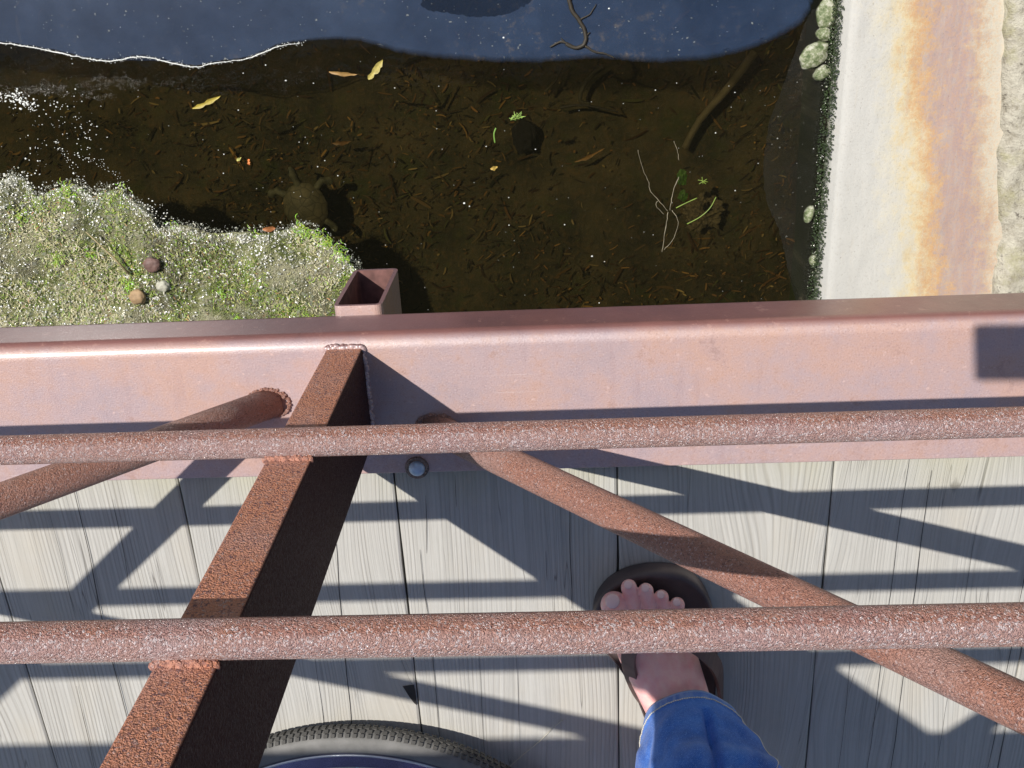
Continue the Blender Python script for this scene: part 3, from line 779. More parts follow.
def twig(paths, label, z, mat, name='twig'):
    mb = MB()
    for pts, r0, r1 in paths:
        L = smooth_line(pts, 6, .2, int(r0*1e5)); k = len(L)
        mb.tube([at(a, b_, z) for a, b_ in L], [r0+(r1-r0)*i/(k-1) for i in range(k)], 7)
    return tag(mb.build(name, mat, smooth=True), label, 'twig')
twig([([(568,-12),(571,8),(579,20),(585,32),(584,44),(575,48),(566,44)], .0045, .0035), ([(576,48),(562,42),(550,47)], .0028, .0016), ([(585,46),(596,52),(606,54),(614,58)], .0026, .0012), ([(584,38),(590,32)], .002, .001), ([(566,44),(561,38)], .002, .001), ([(579,20),(590,14),(596,4)], .0016, .0007)], 'dark crooked twig floating in the painted blue reflection', ZW+.007, M['bark'])
twig([([(755,52),(728,88),(700,120),(684,148)], .010, .007)], 'thick pale stick lying on the bed above the water weed', ZB+.04, plain('sunken_stick', (.12,.095,.05), .9), 'sunken_stick')
twig([([(604,66),(586,82),(580,100),(590,104)], .006, .004), ([(545,92),(556,80),(562,68)], .003, .002)], 'forked dark stick on the bed under the crooked twig', ZB+.04, plain('sunken_stick2', (.05,.042,.022), .9), 'sunken_stick')
twig([([(560,108),(580,105),(600,108),(618,112)], .0035, .002)], 'thin dark curved stick right of the floating green sprig', ZB+.04, M['bark'], 'sunken_stick')

# ------------------------------------------------------------------ concrete abutment, stones, moss
ab = empty('concrete_abutment', (1.0, -.6, ZW)); ab['label'] = 'weathered concrete abutment with a long mauve rust stain'; ab['category'] = 'abutment'
def grid_box(x0, x1, y0, y1, z0, z1, nx_, ny_, bumpf):
    mb = MB(); vs = []
    for j in range(ny_+1):
        for i in range(nx_+1):
            x = x0+(x1-x0)*i/nx_; y = y0+(y1-y0)*j/ny_
            vs.append((x, y, z1+bumpf(x, y)))
    mb.add(vs, [(j*(nx_+1)+i, j*(nx_+1)+i+1, (j+1)*(nx_+1)+i+1, (j+1)*(nx_+1)+i) for j in range(ny_) for i in range(nx_)])
    # sides
    b = len(mb.v)
    for j in range(ny_+1):
        y = y0+(y1-y0)*j/ny_
        mb.v.append((x0, y, z0)); mb.v.append((x1, y, z0))
    for j in range(ny_):
        a0, a1 = j*(nx_+1), (j+1)*(nx_+1)
        mb.face([b+2*j, b+2*j+2, a1, a0][::-1]); mb.face([b+2*j+1, b+2*j+3, a1+nx_, a0+nx_])
    return mb
XE = at(826, 295, -1.10).x
def rough_edge(x, y): return .004*noise.noise(Vector((x*6, y*4, 0)))-(.006*max(0, 1-(x-XE)/.012))+.0015*noise.noise(Vector((x*40, y*30, 0)))
mb = grid_box(0, 0, 0, 0, 0, 0, 1, 1, lambda x, y: 0)
mb = grid_box(XE, .99, -3.0, 1.6, -1.75, -1.10, 60, 300, rough_edge)
for v in range(len(mb.v)): mb.v[v] = (mb.v[v][0]-1.0, mb.v[v][1]+.6, mb.v[v][2]-ZW)
# material uses world-like coordinates, so keep this mesh in place: shift it back below
for v in range(len(mb.v)): mb.v[v] = (mb.v[v][0]+1.0, mb.v[v][1]-.6, mb.v[v][2]+ZW)
o = mb.build('ledge', M['concrete'], ab, smooth=True); o.location = (-1.0, .6, -ZW)
mb = grid_box(.936, 1.95, -3.0, 1.6, -1.75, -1.075, 90, 260, lambda x, y: .018*noise.noise(Vector((x*9, y*9, 0)))+.012*noise.noise(Vector((x*30, y*30, 1)))-.02*max(0, 1-(x-.936)/.02))
_xt, _xb = at(1010, 0, -1.07), at(1001, 292, -1.07)
_k = (_xt.x-_xb.x)/(_xt.y-_xb.y)
mb.v = [(v[0]-.936+_xb.x+_k*(max(-1.3, min(.3, v[1]))-_xb.y), v[1], v[2]) for v in mb.v]
mb.v = [(v[0]+.012*noise.noise(Vector((v[1]*8, 3, 3)))+.006*noise.noise(Vector((v[1]*30, 3, 3))), v[1], v[2]) for v in mb.v]
o = mb.build('rough_footing', M['stone'], ab, smooth=True); o.location = (-1.0, .6, -ZW)

rr = random.Random(8)
mb = MB(); y = -1.2
for i in range(5200):
    yy = rr.uniform(-1.3, .3); t = rr.random()
    z = ZW-.012+.085*t*t
    x = XE-.001-(.009*(1-t)+.010*noise.noise(Vector((yy*9, z*30, 0)))*(1-t))-rr.uniform(0, .006)
    L = rr.uniform(.003, .008); a = rr.uniform(-.9, .9)
    p = Vector((x, yy, z)); mb.tube([p, p+Vector((-L*.5, L*.4*math.sin(a), -L*.5*math.cos(a)))], [rr.uniform(.0012, .003), .0006], 4)
tag(mb.build('moss_fringe', M['moss'], smooth=True), 'dark wet moss fringe along the waterline of the concrete wall', 'moss', kind='stuff')
mb = MB()
for i in range(300):
    yy = rr.uniform(-1.1, .2)
    if noise.noise(Vector((yy*9, 2, 2))) < -.1 and rr.random() < .8: continue; r = .0006+.0026*rr.random()**2.5
    mb.ell((XE-.003-rr.uniform(.000, .017), yy, ZW+rr.uniform(.004, .05)), (r, r*rr.uniform(.8, 2), r), 6, 4)
tag(mb.build('wet_droplets', M['froth'], smooth=True), 'glinting droplets and froth on the wet moss by the wall', 'froth', kind='stuff')
S = [(827,14,.021,.030,0,'largest upright oval stone, topmost beside the mossy wall'),
     (824,34,.016,.014,-20,'small round stone wedged between the two largest by the wall'),
     (814,55,.031,.024,38,'large tilted oval stone, wider than tall, near the mossy wall'),
     (822,73,.019,.014,30,'small slanted stone just below the large tilted one'),
     (809,214,.011,.020,-12,'lone narrow stone halfway down the mossy wall'),
     (813,260,.009,.012,0,'smallest algae covered stone, lowest along the wall')]
for k, (px, py, rx, ry, ro, lab) in enumerate(S):
    pebble('algae_stone', px, py, ZW+.002, (rx, ry, .016), M['astone'], lab, 'stone', 'algae covered stones along the wall', seed=k*1.7, rotz=ro, rough=.14)

# ------------------------------------------------------------------ deck
seams = [-6.06, -5.82, -5.58]
x = -5.34
while x < -.9: seams.append(x); x += .2335
seams = [s for s in seams if s < -.70]
seams = [-.657-.2335*i for i in range(24, 0, -1)]+[-.657, -.422, -.183, .060, .291, .526]+[.526+.2335*i for i in range(1, 6)]
mb = MB(); rr = random.Random(2)
splits = {-.657: [(-.545, .0009)], .291: [], -.183: []}
Y0, Y1 = -.487, -2.75
def plank(x0, x1, zt):
    n_ = 46
    def wob(side, y): return .0011*noise.noise(Vector((side*13.7, y*7, 0)))+.0006*noise.noise(Vector((side*13.7, y*30, 0)))
    vs = []
    for i in range(n_+1):
        y = Y0+(Y1-Y0)*i/n_ if i > 0 else Y0
        a = x0+wob(x0, y); b_ = x1+wob(x1+3, y)
        vs += [(a, y, zt-.04), (a, y, zt-.0015), (a+.0022, y, zt), (b_-.0022, y, zt), (b_, y, zt-.0015), (b_, y, zt-.04)]
    fs = []
    for i in range(n_):
        for k in range(6):
            k2 = (k+1) % 6
            fs.append((i*6+k, i*6+k2, (i+1)*6+k2, (i+1)*6+k))
    fs.append((0, 1, 2, 3, 4, 5)[::-1]); fs.append(tuple(n_*6+k for k in range(6)))
    mb.add(vs, fs)
for i in range(len(seams)-1):
    a, b_ = seams[i]+.0009, seams[i+1]-.0009
    plank(a, b_, ZD+rr.uniform(-.0012, .0012))
# long drying cracks, set as thin dark slots
mb.mi = 1
def crack(pts, w):
    out = []
    for i in range(len(pts)-1):
        for k in range(12):
            t = k/12; out.append(Vector((pts[i][0]+(pts[i+1][0]-pts[i][0])*t, pts[i][1]+(pts[i+1][1]-pts[i][1])*t)))
    out.append(Vector(pts[-1])); n_ = len(out); vs = []
    for i, p in enumerate(out):
        ww = .6*w*(.35+.65*math.sin(math.pi*i/(n_-1))**.5)*(.7+.6*abs(noise.noise(Vector((p.x*9, p.y*40, 0)))))
        dx = .0018*noise.noise(Vector((3, p.y*14, p.x*5)))
        vs += [(p.x+dx-ww/2, p.y, ZD+.0016), (p.x+dx+ww/2, p.y, ZD+.0016)]
    mb.add(vs, [(2*i, 2*i+1, 2*i+3, 2*i+2) for i in range(n_-1)])
for pts, w in (([(-.540,-.515),(-.546,-.70),(-.548,-1.0)], .0022), ([(-.150,-.545),(-.156,-.62)], .0012), ([(-.163,-.615),(-.160,-.72),(-.161,-.98)], .0014), ([(-.256,-.60),(-.262,-.72),(-.272,-.95)], .0020), ([(-.500,-.54),(-.505,-.66)], .0012), ([(-.575,-.54),(-.578,-.70)], .0009),
               ([(.008,-.54),(.006,-.70)], .0016), ([(.368,-.507),(.366,-.72),(.366,-1.1)], .0013), ([(.393,-.53),(.393,-.70),(.396,-1.1)], .0018), ([(.512,-.60),(.512,-1.0)], .0015), ([(-.115,-.52),(-.118,-.56)], .001), ([(-.30,-.75),(-.305,-.95)], .001), ([(-.60,-.8),(-.61,-1.0)], .0012), ([(-.465,-.9),(-.47,-.70)], .0011),
               ([(-.06,-.70),(-.062,-.92)], .0008), ([(-.105,-.76),(-.108,-1.0)], .0009), ([(.33,-.75),(.331,-.98)], .0009), ([(.45,-.60),(.449,-.95)], .0009), ([(-.02,-.62),(-.021,-.66)], .0009)):
    crack(pts, w)
# knot hole
vs = [(-.1995, -.808, 0), (-.1855, -.806, 0), (-.1845, -.818, 0), (-.1846, -.838, 0), (-.188, -.834, 0), (-.193, -.824, 0)]
mb.add([(a, b_, ZD+.0018) for a, b_, c in vs], [tuple(range(6))])
deck = mb.build('deck', [M['board'], M['crack']])
tag(deck, kind='structure')

mb = MB(); mb.tube([at(a, b_, ZD+.003) for a, b_ in smooth_line([(508,768),(524,754),(540,741),(552,729),(563,720)], 5)], .0006, 5)
tag(mb.build('dry_stalk', plain('pale_straw', (.5,.47,.38), .7), smooth=True), 'hair thin pale straw lying on the boards between tyre and foot', 'stalk')
# ------------------------------------------------------------------ the steel truss
tr_ = empty('steel_railing', (-.215, -.40, 0))
tag(tr_, 'rusty welded steel truss railing with round rails and crossed braces', 'railing')
def tp(mb, name, mat, **k):
    o = mb.build(name, mat, tr_, **k); o.location = (.215, .40, 0)
    return o
YO = -.361
BX0, BX1 = -4.2, 2.2
mb = MB(); mb.box(BX0, BX1, -.478, -.349, -.076, 0)
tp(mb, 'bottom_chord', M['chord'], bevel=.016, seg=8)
mb = MB(); mb.box(BX0, BX1, -.512, -.474, ZD+.004, ZD+.010); mb.box(BX0, BX1, -.4815, -.4765, ZD-.06, ZD+.004)
plate = tp(mb, 'deck_angle', M['chord'], bevel=.0015, seg=2)
posts = [-.215-1.29*k for k in (1, 2, 3)]+[-.215]+[1.075]
def bolt_at(x, y):
    z = ZD+.0105
    mb = MB(); mb.tube([(x, y, z-.002), (x, y, z+.0022)], [.0132, .0126], 28)
    w = mb.build('washer', M['washer'], None, bevel=0); w.parent = tr_; w.location = (.215, .40, 0)
    mb = MB(); vs = []
    n_ = 24
    for i in range(7):
        t = i/6; rr_ = .0088*math.cos(t*math.pi/2*.98); zz = z+.0022+.0062*math.sin(t*math.pi/2)
        for j in range(n_): vs.append((x+rr_*math.cos(2*math.pi*j/n_), y+rr_*math.sin(2*math.pi*j/n_), zz))
    mb.add(vs, [(i*n_+j, i*n_+(j+1) % n_, (i+1)*n_+(j+1) % n_, (i+1)*n_+j) for i in range(6) for j in range(n_)]+[tuple(6*n_+j for j in range(n_))])
    b_ = mb.build('bolt', M['bolt'], tr_, smooth=True); b_.location = (.215, .40, 0)
bpos = at(417, 469, ZD+.012)
bolt_at(bpos.x, bpos.y+.001)
for k in (1, 2, 3): bolt_at(bpos.x-1.29*k, bpos.y+.001)
bolt_at(bpos.x+1.29, bpos.y+.001)

def lumps(path, r, n_, seed, jit=.3):
    r_ = random.Random(seed); mb = MB(); k = len(path)-1
    for i in range(n_):
        t = (i+.5)/n_*k; a = int(min(t, k-1)); f = t-a
        p = Vector(path[a]).lerp(Vector(path[a+1]), f)+Vector([r_.gauss(0, r*jit*.5) for _ in range(3)])
        q = r*r_.uniform(.75, 1.25); mb.ell(p, (q*1.1, q*1.1, q*.75), 8, 6)
    return mb
for k, px in enumerate(posts):
    x0, x1 = px-.0185, px+.0185
    mb = MB(); mb.box(x0, x1, YO-.106, YO, -.002, 1.205)
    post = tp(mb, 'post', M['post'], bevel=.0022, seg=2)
    mb = MB(); mb.box(x0-.031, x0-.001, YO-.104, YO-.096, -.001, 1.204); fl_ = mb.build('shadow_bar', M['post'], post, bevel=.001, seg=1)  # hidden bar added behind the face to widen the post's shadow
    path = [(x0, YO-.106, .001), (x0, YO, .001), (x1, YO, .001), (x1, YO-.106, .001)]
    mb = lumps(path, .0030, 190, k, .5)
    w = mb.build('weld_bead', M['chord'], post, smooth=True)
    # cross beam under the chord, its open end showing outside
    mb = MB(); t = .0045; xa_, xb_, za, zb = px-.0265+.0015, px+.0265+.0015, -.209, -.0765; ye, yi_ = -.343, -2.7
    def ring(y, ins): return [(xa_+ins, y, za+ins), (xb_-ins, y, za+ins), (xb_-ins, y, zb-ins), (xa_+ins, y, zb-ins)]
    def rring(y, ins, rad=.008, seg=5):
        out = []
        for (cx, cz, a0) in ((xa_+rad, za+rad, 180), (xb_-rad, za+rad, 270), (xb_-rad, zb-rad, 0), (xa_+rad, zb-rad, 90)):
            for i in range(seg+1):
                a = R(a0+90*i/seg); q = rad-ins
                out.append((cx+q*math.cos(a), y, cz+q*math.sin(a)))
        return out
    o1 = rring(ye, 0); o2 = rring(yi_, 0); i1 = rring(ye, t); i2 = rring(yi_, t)
    n_ = len(o1)
    mb.v += o1+o2+i1+i2
    for j in range(n_):
        j2 = (j+1) % n_
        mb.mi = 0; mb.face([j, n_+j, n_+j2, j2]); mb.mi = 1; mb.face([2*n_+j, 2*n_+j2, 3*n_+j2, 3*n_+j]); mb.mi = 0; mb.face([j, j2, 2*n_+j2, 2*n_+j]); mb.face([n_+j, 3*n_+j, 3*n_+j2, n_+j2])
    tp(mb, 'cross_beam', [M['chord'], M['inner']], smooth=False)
RR = .0119
for zc in (.2285, .4735, .7220, .966):
    # slightly wavy, hand-straightened bar
    pts = []; n_ = 130
    for i in range(n_+1):
        x = BX0+(BX1-BX0)*i/n_
        pts.append((x, YO+RR-.002+.0006*noise.noise(Vector((x*1.3, zc*9, 0))), zc+.0009*noise.noise(Vector((x*1.7, zc*5, 7)))))
    mb = MB(); mb.tube(pts, RR, 24)
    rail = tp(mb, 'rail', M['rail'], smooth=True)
    for k, px in enumerate(posts):
        mb = lumps([(px-.018, YO, zc+RR*.85), (px+.018, YO, zc+RR*.85)], .0026, 50, 30+k, .5)
        mb2 = lumps([(px-.018, YO, zc-RR*.85), (px+.018, YO, zc-RR*.85)], .0024, 50, 60+k, .5)
        mb.add(mb2.v, mb2.f); mb.mi = 0
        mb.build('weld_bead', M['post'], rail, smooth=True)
def brace(xa_, za, xb_, zb, k, YB):
    mb = MB(); n_ = 14
    pts = [(xa_+(xb_-xa_)*i/n_, YB, za+(zb-za)*i/n_) for i in range(n_+1)]
    mb.tube(pts, .0156, 28)
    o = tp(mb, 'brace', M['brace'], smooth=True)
    # collar of weld at the foot
    d = Vector((xb_-xa_, 0, zb-za)).normalized(); u = Vector((0, 1, 0)); w = d.cross(u)
    s = 1 if xb_ > xa_ else -1
    ringp = []
    for i in range(25):
        a = 2*math.pi*i/24
        p = Vector((0, YB, 0))+u*.0155*math.cos(a); 
        q = Vector((math.sin(a)*.0155, 0, 0))
        zz = .0015; xx = xa_+d.x/d.z*(zz-za) + math.sin(a)*.0155/abs(d.z)
        ringp.append((xx, p.y, zz))
    mb = lumps(ringp, .0017, 120, k, .9)
    mb.build('weld_bead', M['brace'], o, smooth=True)
for px in posts:
    px_face = (px-.0187, px+.0187)
    if px < BX1-.3: brace(px+.0806, -.004, px+.0806+1.183, 1.201, 5, -.4543)
    brace(px-.081, -.004, px-.081-1.205, 1.201, 6, -.420)
mb = MB(); mb.box(BX0, BX1, -.442, -.360, 1.205, 1.256)
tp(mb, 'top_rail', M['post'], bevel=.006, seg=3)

# ------------------------------------------------------------------ bicycle lying on the deck
bk = empty('bicycle', (-.257, -1.156, ZD)); tag(bk, 'bicycle lying on its side on the boards, knobbly tyre and purple blue rim', 'bicycle')
WR = .331
def wheel(c, tilt, nm):
    Mx = Matrix.Translation(Vector(c)-Vector((-.257, -1.156, ZD))) @ Matrix.Rotation(tilt[0], 4, 'X') @ Matrix.Rotation(tilt[1], 4, 'Y')
    tr0 = .0165; n_ = 160
    mb = MB(); prof = []
    k = 16
    for i in range(k):
        a = 2*math.pi*i/k; prof.append((WR-tr0-.001+tr0*math.cos(a), tr0*.92*math.sin(a)))
    vs = []
    for j in range(n_):
        A = 2*math.pi*j/n_
        for r_, z_ in prof: vs.append(Mx @ Vector((r_*math.cos(A), r_*math.sin(A), z_)))
    mb.add(vs, [(j*k+i, ((j+1) % n_)*k+i, ((j+1) % n_)*k+(i+1) % k, j*k+(i+1) % k) for j in range(n_) for i in range(k)])
    mb2 = mb
    wh = mb.build(nm, M['tyre'], bk, smooth=True)
    mb = MB()
    for j in range(230):
        A = 2*math.pi*(j+.5)/230
        for row, (ang, sz) in enumerate(((0, 1.), (.36, 1.), (-.36, 1.), (.72, .9), (-.72, .9))):
            AA = A+(.5*2*math.pi/230 if row % 2 else 0)
            cr = WR-tr0+tr0*math.cos(ang)*1.03; cz = tr0*.95*math.sin(ang)
            h = .0007; dA = .0045*sz/WR
            dr = Vector((math.cos(ang), math.sin(ang))); tt = Vector((-dr.y, dr.x))
            vs = []
            for o_ in (-.001, h):
                for sA, sT in ((-1,-1),(1,-1),(1,1),(-1,1)):
                    r_ = cr+dr.x*o_+tt.x*.0021*sT; z_ = cz+dr.y*o_+tt.y*.0021*sT; a2 = AA+sA*dA*.62
                    vs.append(Mx @ Vector((r_*math.cos(a2), r_*math.sin(a2), z_)))
            mb.add(vs, [(0,3,2,1),(4,5,6,7),(0,1,5,4),(1,2,6,5),(2,3,7,6),(3,0,4,7)])
    mb.build('tread', M['knob'], wh)
    mb = MB(); vs = []; prof = [(WR-.0285, .0105), (WR-.0300, .0120), (WR-.0315, .0112), (WR-.034, .0085), (WR-.052, .0070), (WR-.058, 0), (WR-.052, -.0070), (WR-.0315, -.0112), (WR-.0285, -.0105)]
    k = len(prof)
    for j in range(n_):
        A = 2*math.pi*j/n_
        for r_, z_ in prof: vs.append(Mx @ Vector((r_*math.cos(A), r_*math.sin(A), z_)))
    mb.add(vs, [(j*k+i, j*k+(i+1) % k, ((j+1) % n_)*k+(i+1) % k, ((j+1) % n_)*k+i) for j in range(n_) for i in range(k)])
    mb.build('rim', M['rim'], wh, smooth=True)
    mb = MB(); mb.tube([Mx @ Vector(((WR-.0305)*math.cos(2*math.pi*j/n_), (WR-.0305)*math.sin(2*math.pi*j/n_), .0118)) for j in range(n_)], .0017, 8, closed=True)
    mb.build('rim_edge', M['steel'], wh, smooth=True)
    mb = MB()
    for j in range(32):
        A = 2*math.pi*j/32; B = A+(.45 if j % 2 else -.45)*(1 if j % 4 < 2 else -1)
        s_ = .028 if j % 2 else -.028
        mb.tube([Mx @ Vector((.022*math.cos(B), .022*math.sin(B), s_)), Mx @ Vector(((WR-.054)*math.cos(A), (WR-.054)*math.sin(A), 0))], .001, 5)
        mb.tube([Mx @ Vector(((WR-.083)*math.cos(A), (WR-.083)*math.sin(A), s_*.05)), Mx @ Vector(((WR-.054)*math.cos(A), (WR-.054)*math.sin(A), 0))], .0018, 6)
    mb.build('spoke', M['steel'], wh)
    mb = MB(); mb.tube([Mx @ Vector((0, 0, -.045)), Mx @ Vector((0, 0, -.03)), Mx @ Vector((0, 0, 0)), Mx @ Vector((0, 0, .03)), Mx @ Vector((0, 0, .045))], [.006, .024, .016, .024, .006], 16)
    mb.build('hub', M['steel'], wh, smooth=True)
    return Mx
wheel((-.262, -1.183, .030), (R(-5.0), R(-2.5)), 'wheel')
wheel((-.36, -2.18, .034), (R(-2), R(2)), 'wheel')
def bp(x, y, z): return (x+.257, y+1.156, z-ZD)
H_ = (-.257, -1.156); Rr = (-.36, -2.18)
mb = MB()
hd = (-.10+.35, -1.43)
def tb(a, b_, r_): mb.tube([bp(*a), bp(*b_)], r_, 14)
fz = .045
tb((-.257, -1.156, fz+.045), (.10, -1.40, fz+.05), .013); tb((-.257, -1.156, fz-.035), (.10, -1.40, fz-.01), .013)
mb.build('fork', M['bikepaint'], bk, smooth=True)
mb = MB()
tb((.10, -1.40, fz+.02), (.20, -1.47, fz+.02), .019); tb((.19, -1.49, fz+.02), (.16, -1.98, fz+.02), .017); tb((.12, -1.43, fz+.02), (-.30, -1.78, fz+.02), .019)
tb((-.30, -1.78, fz+.02), (.20, -1.99, fz+.02), .016); tb((-.30, -1.78, fz+.03), (-.36, -2.18, fz+.05), .010); tb((.14, -1.97, fz+.03), (-.36, -2.18, fz+.05), .009); tb((-.30, -1.78, fz-.01), (-.36, -2.18, fz-.03), .010)
mb.build('frame', M['bikepaint'], bk, smooth=True)
mb = MB(); tb((.20, -1.47, fz+.02), (.27, -1.48, fz+.02), .013); mb.tube([bp(.29, -1.42, -.004+.012), bp(.27, -1.47, .03), bp(.27, -1.48, fz+.02), bp(.27, -1.48, .20), bp(.24, -1.52, .34)], .012, 12)
mb.build('handlebar', M['steel'], bk, smooth=True)
mb = MB(); tb((.20, -1.99, fz+.02), (.28, -2.03, fz+.02), .012)
mb.ell(bp(.30, -2.02, fz+.03), (.03, .13, .06), 20, 12); mb.build('saddle', M['blackp'], bk, smooth=True)
mb = MB(); mb.tube([bp(-.30, -1.78, fz-.05), bp(-.30, -1.78, fz+.09)], .02, 14); mb.tube([bp(-.30, -1.78, fz+.08), bp(-.30, -1.785, fz+.095)], .085, 30)
tb((-.30, -1.78, fz+.10), (-.42, -1.66, fz+.10), .009); mb.box(*[v+.257 for v in (-.47, -.38)], *[v+1.156 for v in (-1.70, -1.62)], fz+.10-ZD, fz+.125-ZD)
mb.build('crank', M['steel'], bk)

# ------------------------------------------------------------------ the person
FZ = ZD+.024   # top of the sandal footbed
pr = empty('person', (.13, -.80, ZD)); tag(pr, 'person in blue jeans and dark flip-flops standing by the railing, holding a camera', 'person')
OFF = Vector((-.13, .80, -ZD))
def pbuild(mb, name, mats, **k):
    o = mb.build(name, mats, pr, **k); o.location = OFF; return o
toes = [(613, 602, .0180, .0150, .050), (628.5, 586, .0160, .0088, .047), (645.5, 589.5, .0145, .0085, .045), (661, 596, .0132, .0083, .041), (677, 603.5, .0124, .0084, .034)]
def foot_shape(fx, mirror=1, dx=0, dy=0):
    mb = MB()
    def q(x, y, z): return Vector((fx+(x-.10)*mirror+dx, y+dy, z+FZ-.004))
    def cap(a, b_, ra, rb): 
        mb.tube([a, a.lerp(b_, .33), a.lerp(b_, .67), b_], [ra, ra*.67+rb*.33, ra*.33+rb*.67, rb], 14)
        mb.ell(a, (ra,)*3, 14, 8); mb.ell(b_, (rb,)*3, 14, 8)
    balls = [(.073,-.728,.022,.0180), (.086,-.728,.021,.0145), (.102,-.729,.020,.0140), (.118,-.733,.018,.0135), (.133,-.740,.016,.0135)]
    ank = q(.131, -.836, .062)
    for i, (bx, by, bz, br) in enumerate(balls):
        px, py, tz_, tr1, ln = toes[i]
        tip = at(px, py, FZ+tz_*.75)
        tip = q(tip.x, tip.y, tz_*.75+.004)
        b_ = q(bx, by, bz)
        mid = tip.lerp(b_, .50)+Vector((0, 0, .0045))
        d = (tip-b_).normalized()
        end = tip - d*tr1*.25
        if i == 0:
            mb.tube([b_, mid, end], [br*.80, tr1*.92, tr1], 14)
            mb.ell(end, (tr1*1.02, tr1*1.08, tr1*.86), 16, 10)
        else:
            mb.tube([b_, mid, end], [tr1*.95, tr1*.90, tr1*.93], 12)
            mb.ell(end, (tr1*1.03, tr1*1.15, tr1*.95), 14, 10); mb.ell(mid, (tr1*.98,)*3, 12, 8)
        mb.ell(b_, (br,)*3, 14, 8)
        cap(b_, ank+Vector(((i-2)*.0042+.004, .02, .0)), br, .0265)
    cap(ank, q(.124, -.885, .032), .034, .032)
    mb.ell(q(.124, -.895, .030), (.031, .034, .032), 16, 10)
    cap(q(.128, -.840, .070), q(.132, -.820, .24), .033, .044)
    mb.ell(q(.099, -.846, .078), (.013, .013, .013)); mb.ell(q(.153, -.850, .072), (.014, .014, .014))
    return mb
BODY = foot_shape(.10)
def cap3(mb, a, b_, ra, rb):
    a = Vector(a); b_ = Vector(b_)
    mb.tube([a, a.lerp(b_, .5), b_], [ra, (ra+rb)/2, rb], 14); mb.ell(a, (ra,)*3, 14, 8); mb.ell(b_, (rb,)*3, 14, 8)
LDX, LDY = .075, -.34
_f = foot_shape(.10, -1, LDX, LDY); BODY.add(_f.v, _f.f)
# upper body, head, arms, hands
mb = MB()
HIP = Vector((.16, -.80, .93)); CH = Vector((.15, -.615, 1.30)); NK = Vector((.14, -.52, 1.47)); HD = Vector((.12, -.44, 1.60))
mb.tube([HIP+Vector((0, 0, -.08)), HIP, HIP.lerp(CH, .5), CH, CH+Vector((-.0, .04, .10)), NK], [.13, .14, .125, .14, .11, .055], 20)
mb.ell(CH+Vector((0, 0, .03)), (.17, .11, .13), 20, 12)
cap3(mb, NK, HD, .055, .055)
mb.ell(HD, (.075, .095, .115), 24, 16, Matrix.Rotation(R(-35), 3, 'X'))
mb.ell(HD+Vector((0, .085, -.055)), (.013, .02, .02)); mb.ell(HD+Vector((0, .06, -.085)), (.045, .035, .035))
for s in (-1, 1): mb.ell(HD+Vector((s*.077, -.005, -.01)), (.01, .022, .03)); 
SHL = Vector((-.04, -.56, 1.39)); SHR = Vector((.34, -.56, 1.39))
ELL = Vector((-.20, -.60, 1.26)); HL = Vector((-.30, -.42, 1.275))
ELR = Vector((.34, -.24, 1.16)); HRt = Vector((.115, -.005, .985))
cap3(mb, CH+Vector((-.10, .03, .09)), SHL, .08, .062); cap3(mb, SHL, ELL, .056, .044); cap3(mb, ELL, HL, .043, .027)
cap3(mb, CH+Vector((.10, .03, .09)), SHR, .08, .062); cap3(mb, SHR, ELR, .056, .044); cap3(mb, ELR, HRt, .043, .027)
for P_ in ([(.132,-.820,.22,.043), (.150,-.800,.50,.050), (.215,-.805,.87,.080)], [(.168,-1.16,.22,.043), (.150,-1.06,.50,.050), (.105,-.83,.87,.080)]):
    for a_, b_ in zip(P_[:-1], P_[1:]): cap3(mb, a_[:3], b_[:3], a_[3], b_[3])
BODY.add(mb.v, mb.f)
def hand(c, fwd, side, up, curl):
    mb = MB(); c = Vector(c); fwd = Vector(fwd).normalized(); side = Vector(side).normalized(); up = Vector(up).normalized()
    for k in range(4): cap3(mb, c+side*(k-1.5)*.012, c+fwd*.085+side*(k-1.5)*.019, .017, .0105)
    for k, L in enumerate((.068, .076, .070, .054)):
        p = c+fwd*.085+side*(k-1.5)*.020; d = fwd
        for sgm, fr_ in enumerate((.45, .32, .25)):
            d = (d-up*curl).normalized(); e = p+d*L*fr_; cap3(mb, p, e, .0092-.0009*sgm, .0086-.0009*sgm); p = e
    p = c+fwd*.02-side*.028; d = (fwd*.7-side*.8-up*.3).normalized()
    for L, rr_ in ((.04, .013), (.034, .011), (.026, .0098)):
        e = p+d*L; cap3(mb, p, e, rr_, rr_*.93); p = e; d = (d+fwd*.35-up*.35).normalized()
    BODY.add(mb.v, mb.f)
hand(HL, (-.35, 1, .0), (1, .35, 0), (0, 0, 1), .55)
hand(HRt, (-.9, .30, -.05), (0, -.35, 1), (.3, .9, .35), .30)
# nails
mbn = MB()
for i, (px, py, tz_, tr1, ln) in enumerate(toes):
    p = at(px+(-.5 if i == 0 else -.3), py-(1 if i == 0 else 1.5), FZ+tz_*.75+tr1*.90)
    w = tr1*.54
    mbn.ell(p, (w, w*1.05, tr1*.16), 14, 6, Matrix.Rotation(R(-34 if i else -22), 3, 'X'))
parts = [remesh_obj(BODY, 'person', None, .0015, smooth_it=2)]
allmb = MB()
for m2 in parts:
    b0 = len(allmb.v); allmb.v += [tuple(v.co) for v in m2.vertices]
    for p in m2.polygons: allmb.face([b0+i for i in p.vertices])
allmb.mi = 1; allmb.add(mbn.v, mbn.f)
for s in (-1, 1):
    allmb.mi = 2; allmb.ell(HD+Vector((s*.030, .078, -.03)), (.011, .009, .007))
pbuild(allmb, 'body', [M['skin'], M['nail'], M['hair']], smooth=True)
mb = MB(); mb.ell(HD+Vector((0, -.018, .028)), (.083, .102, .108), 30, 18, Matrix.Rotation(R(-35), 3, 'X'))
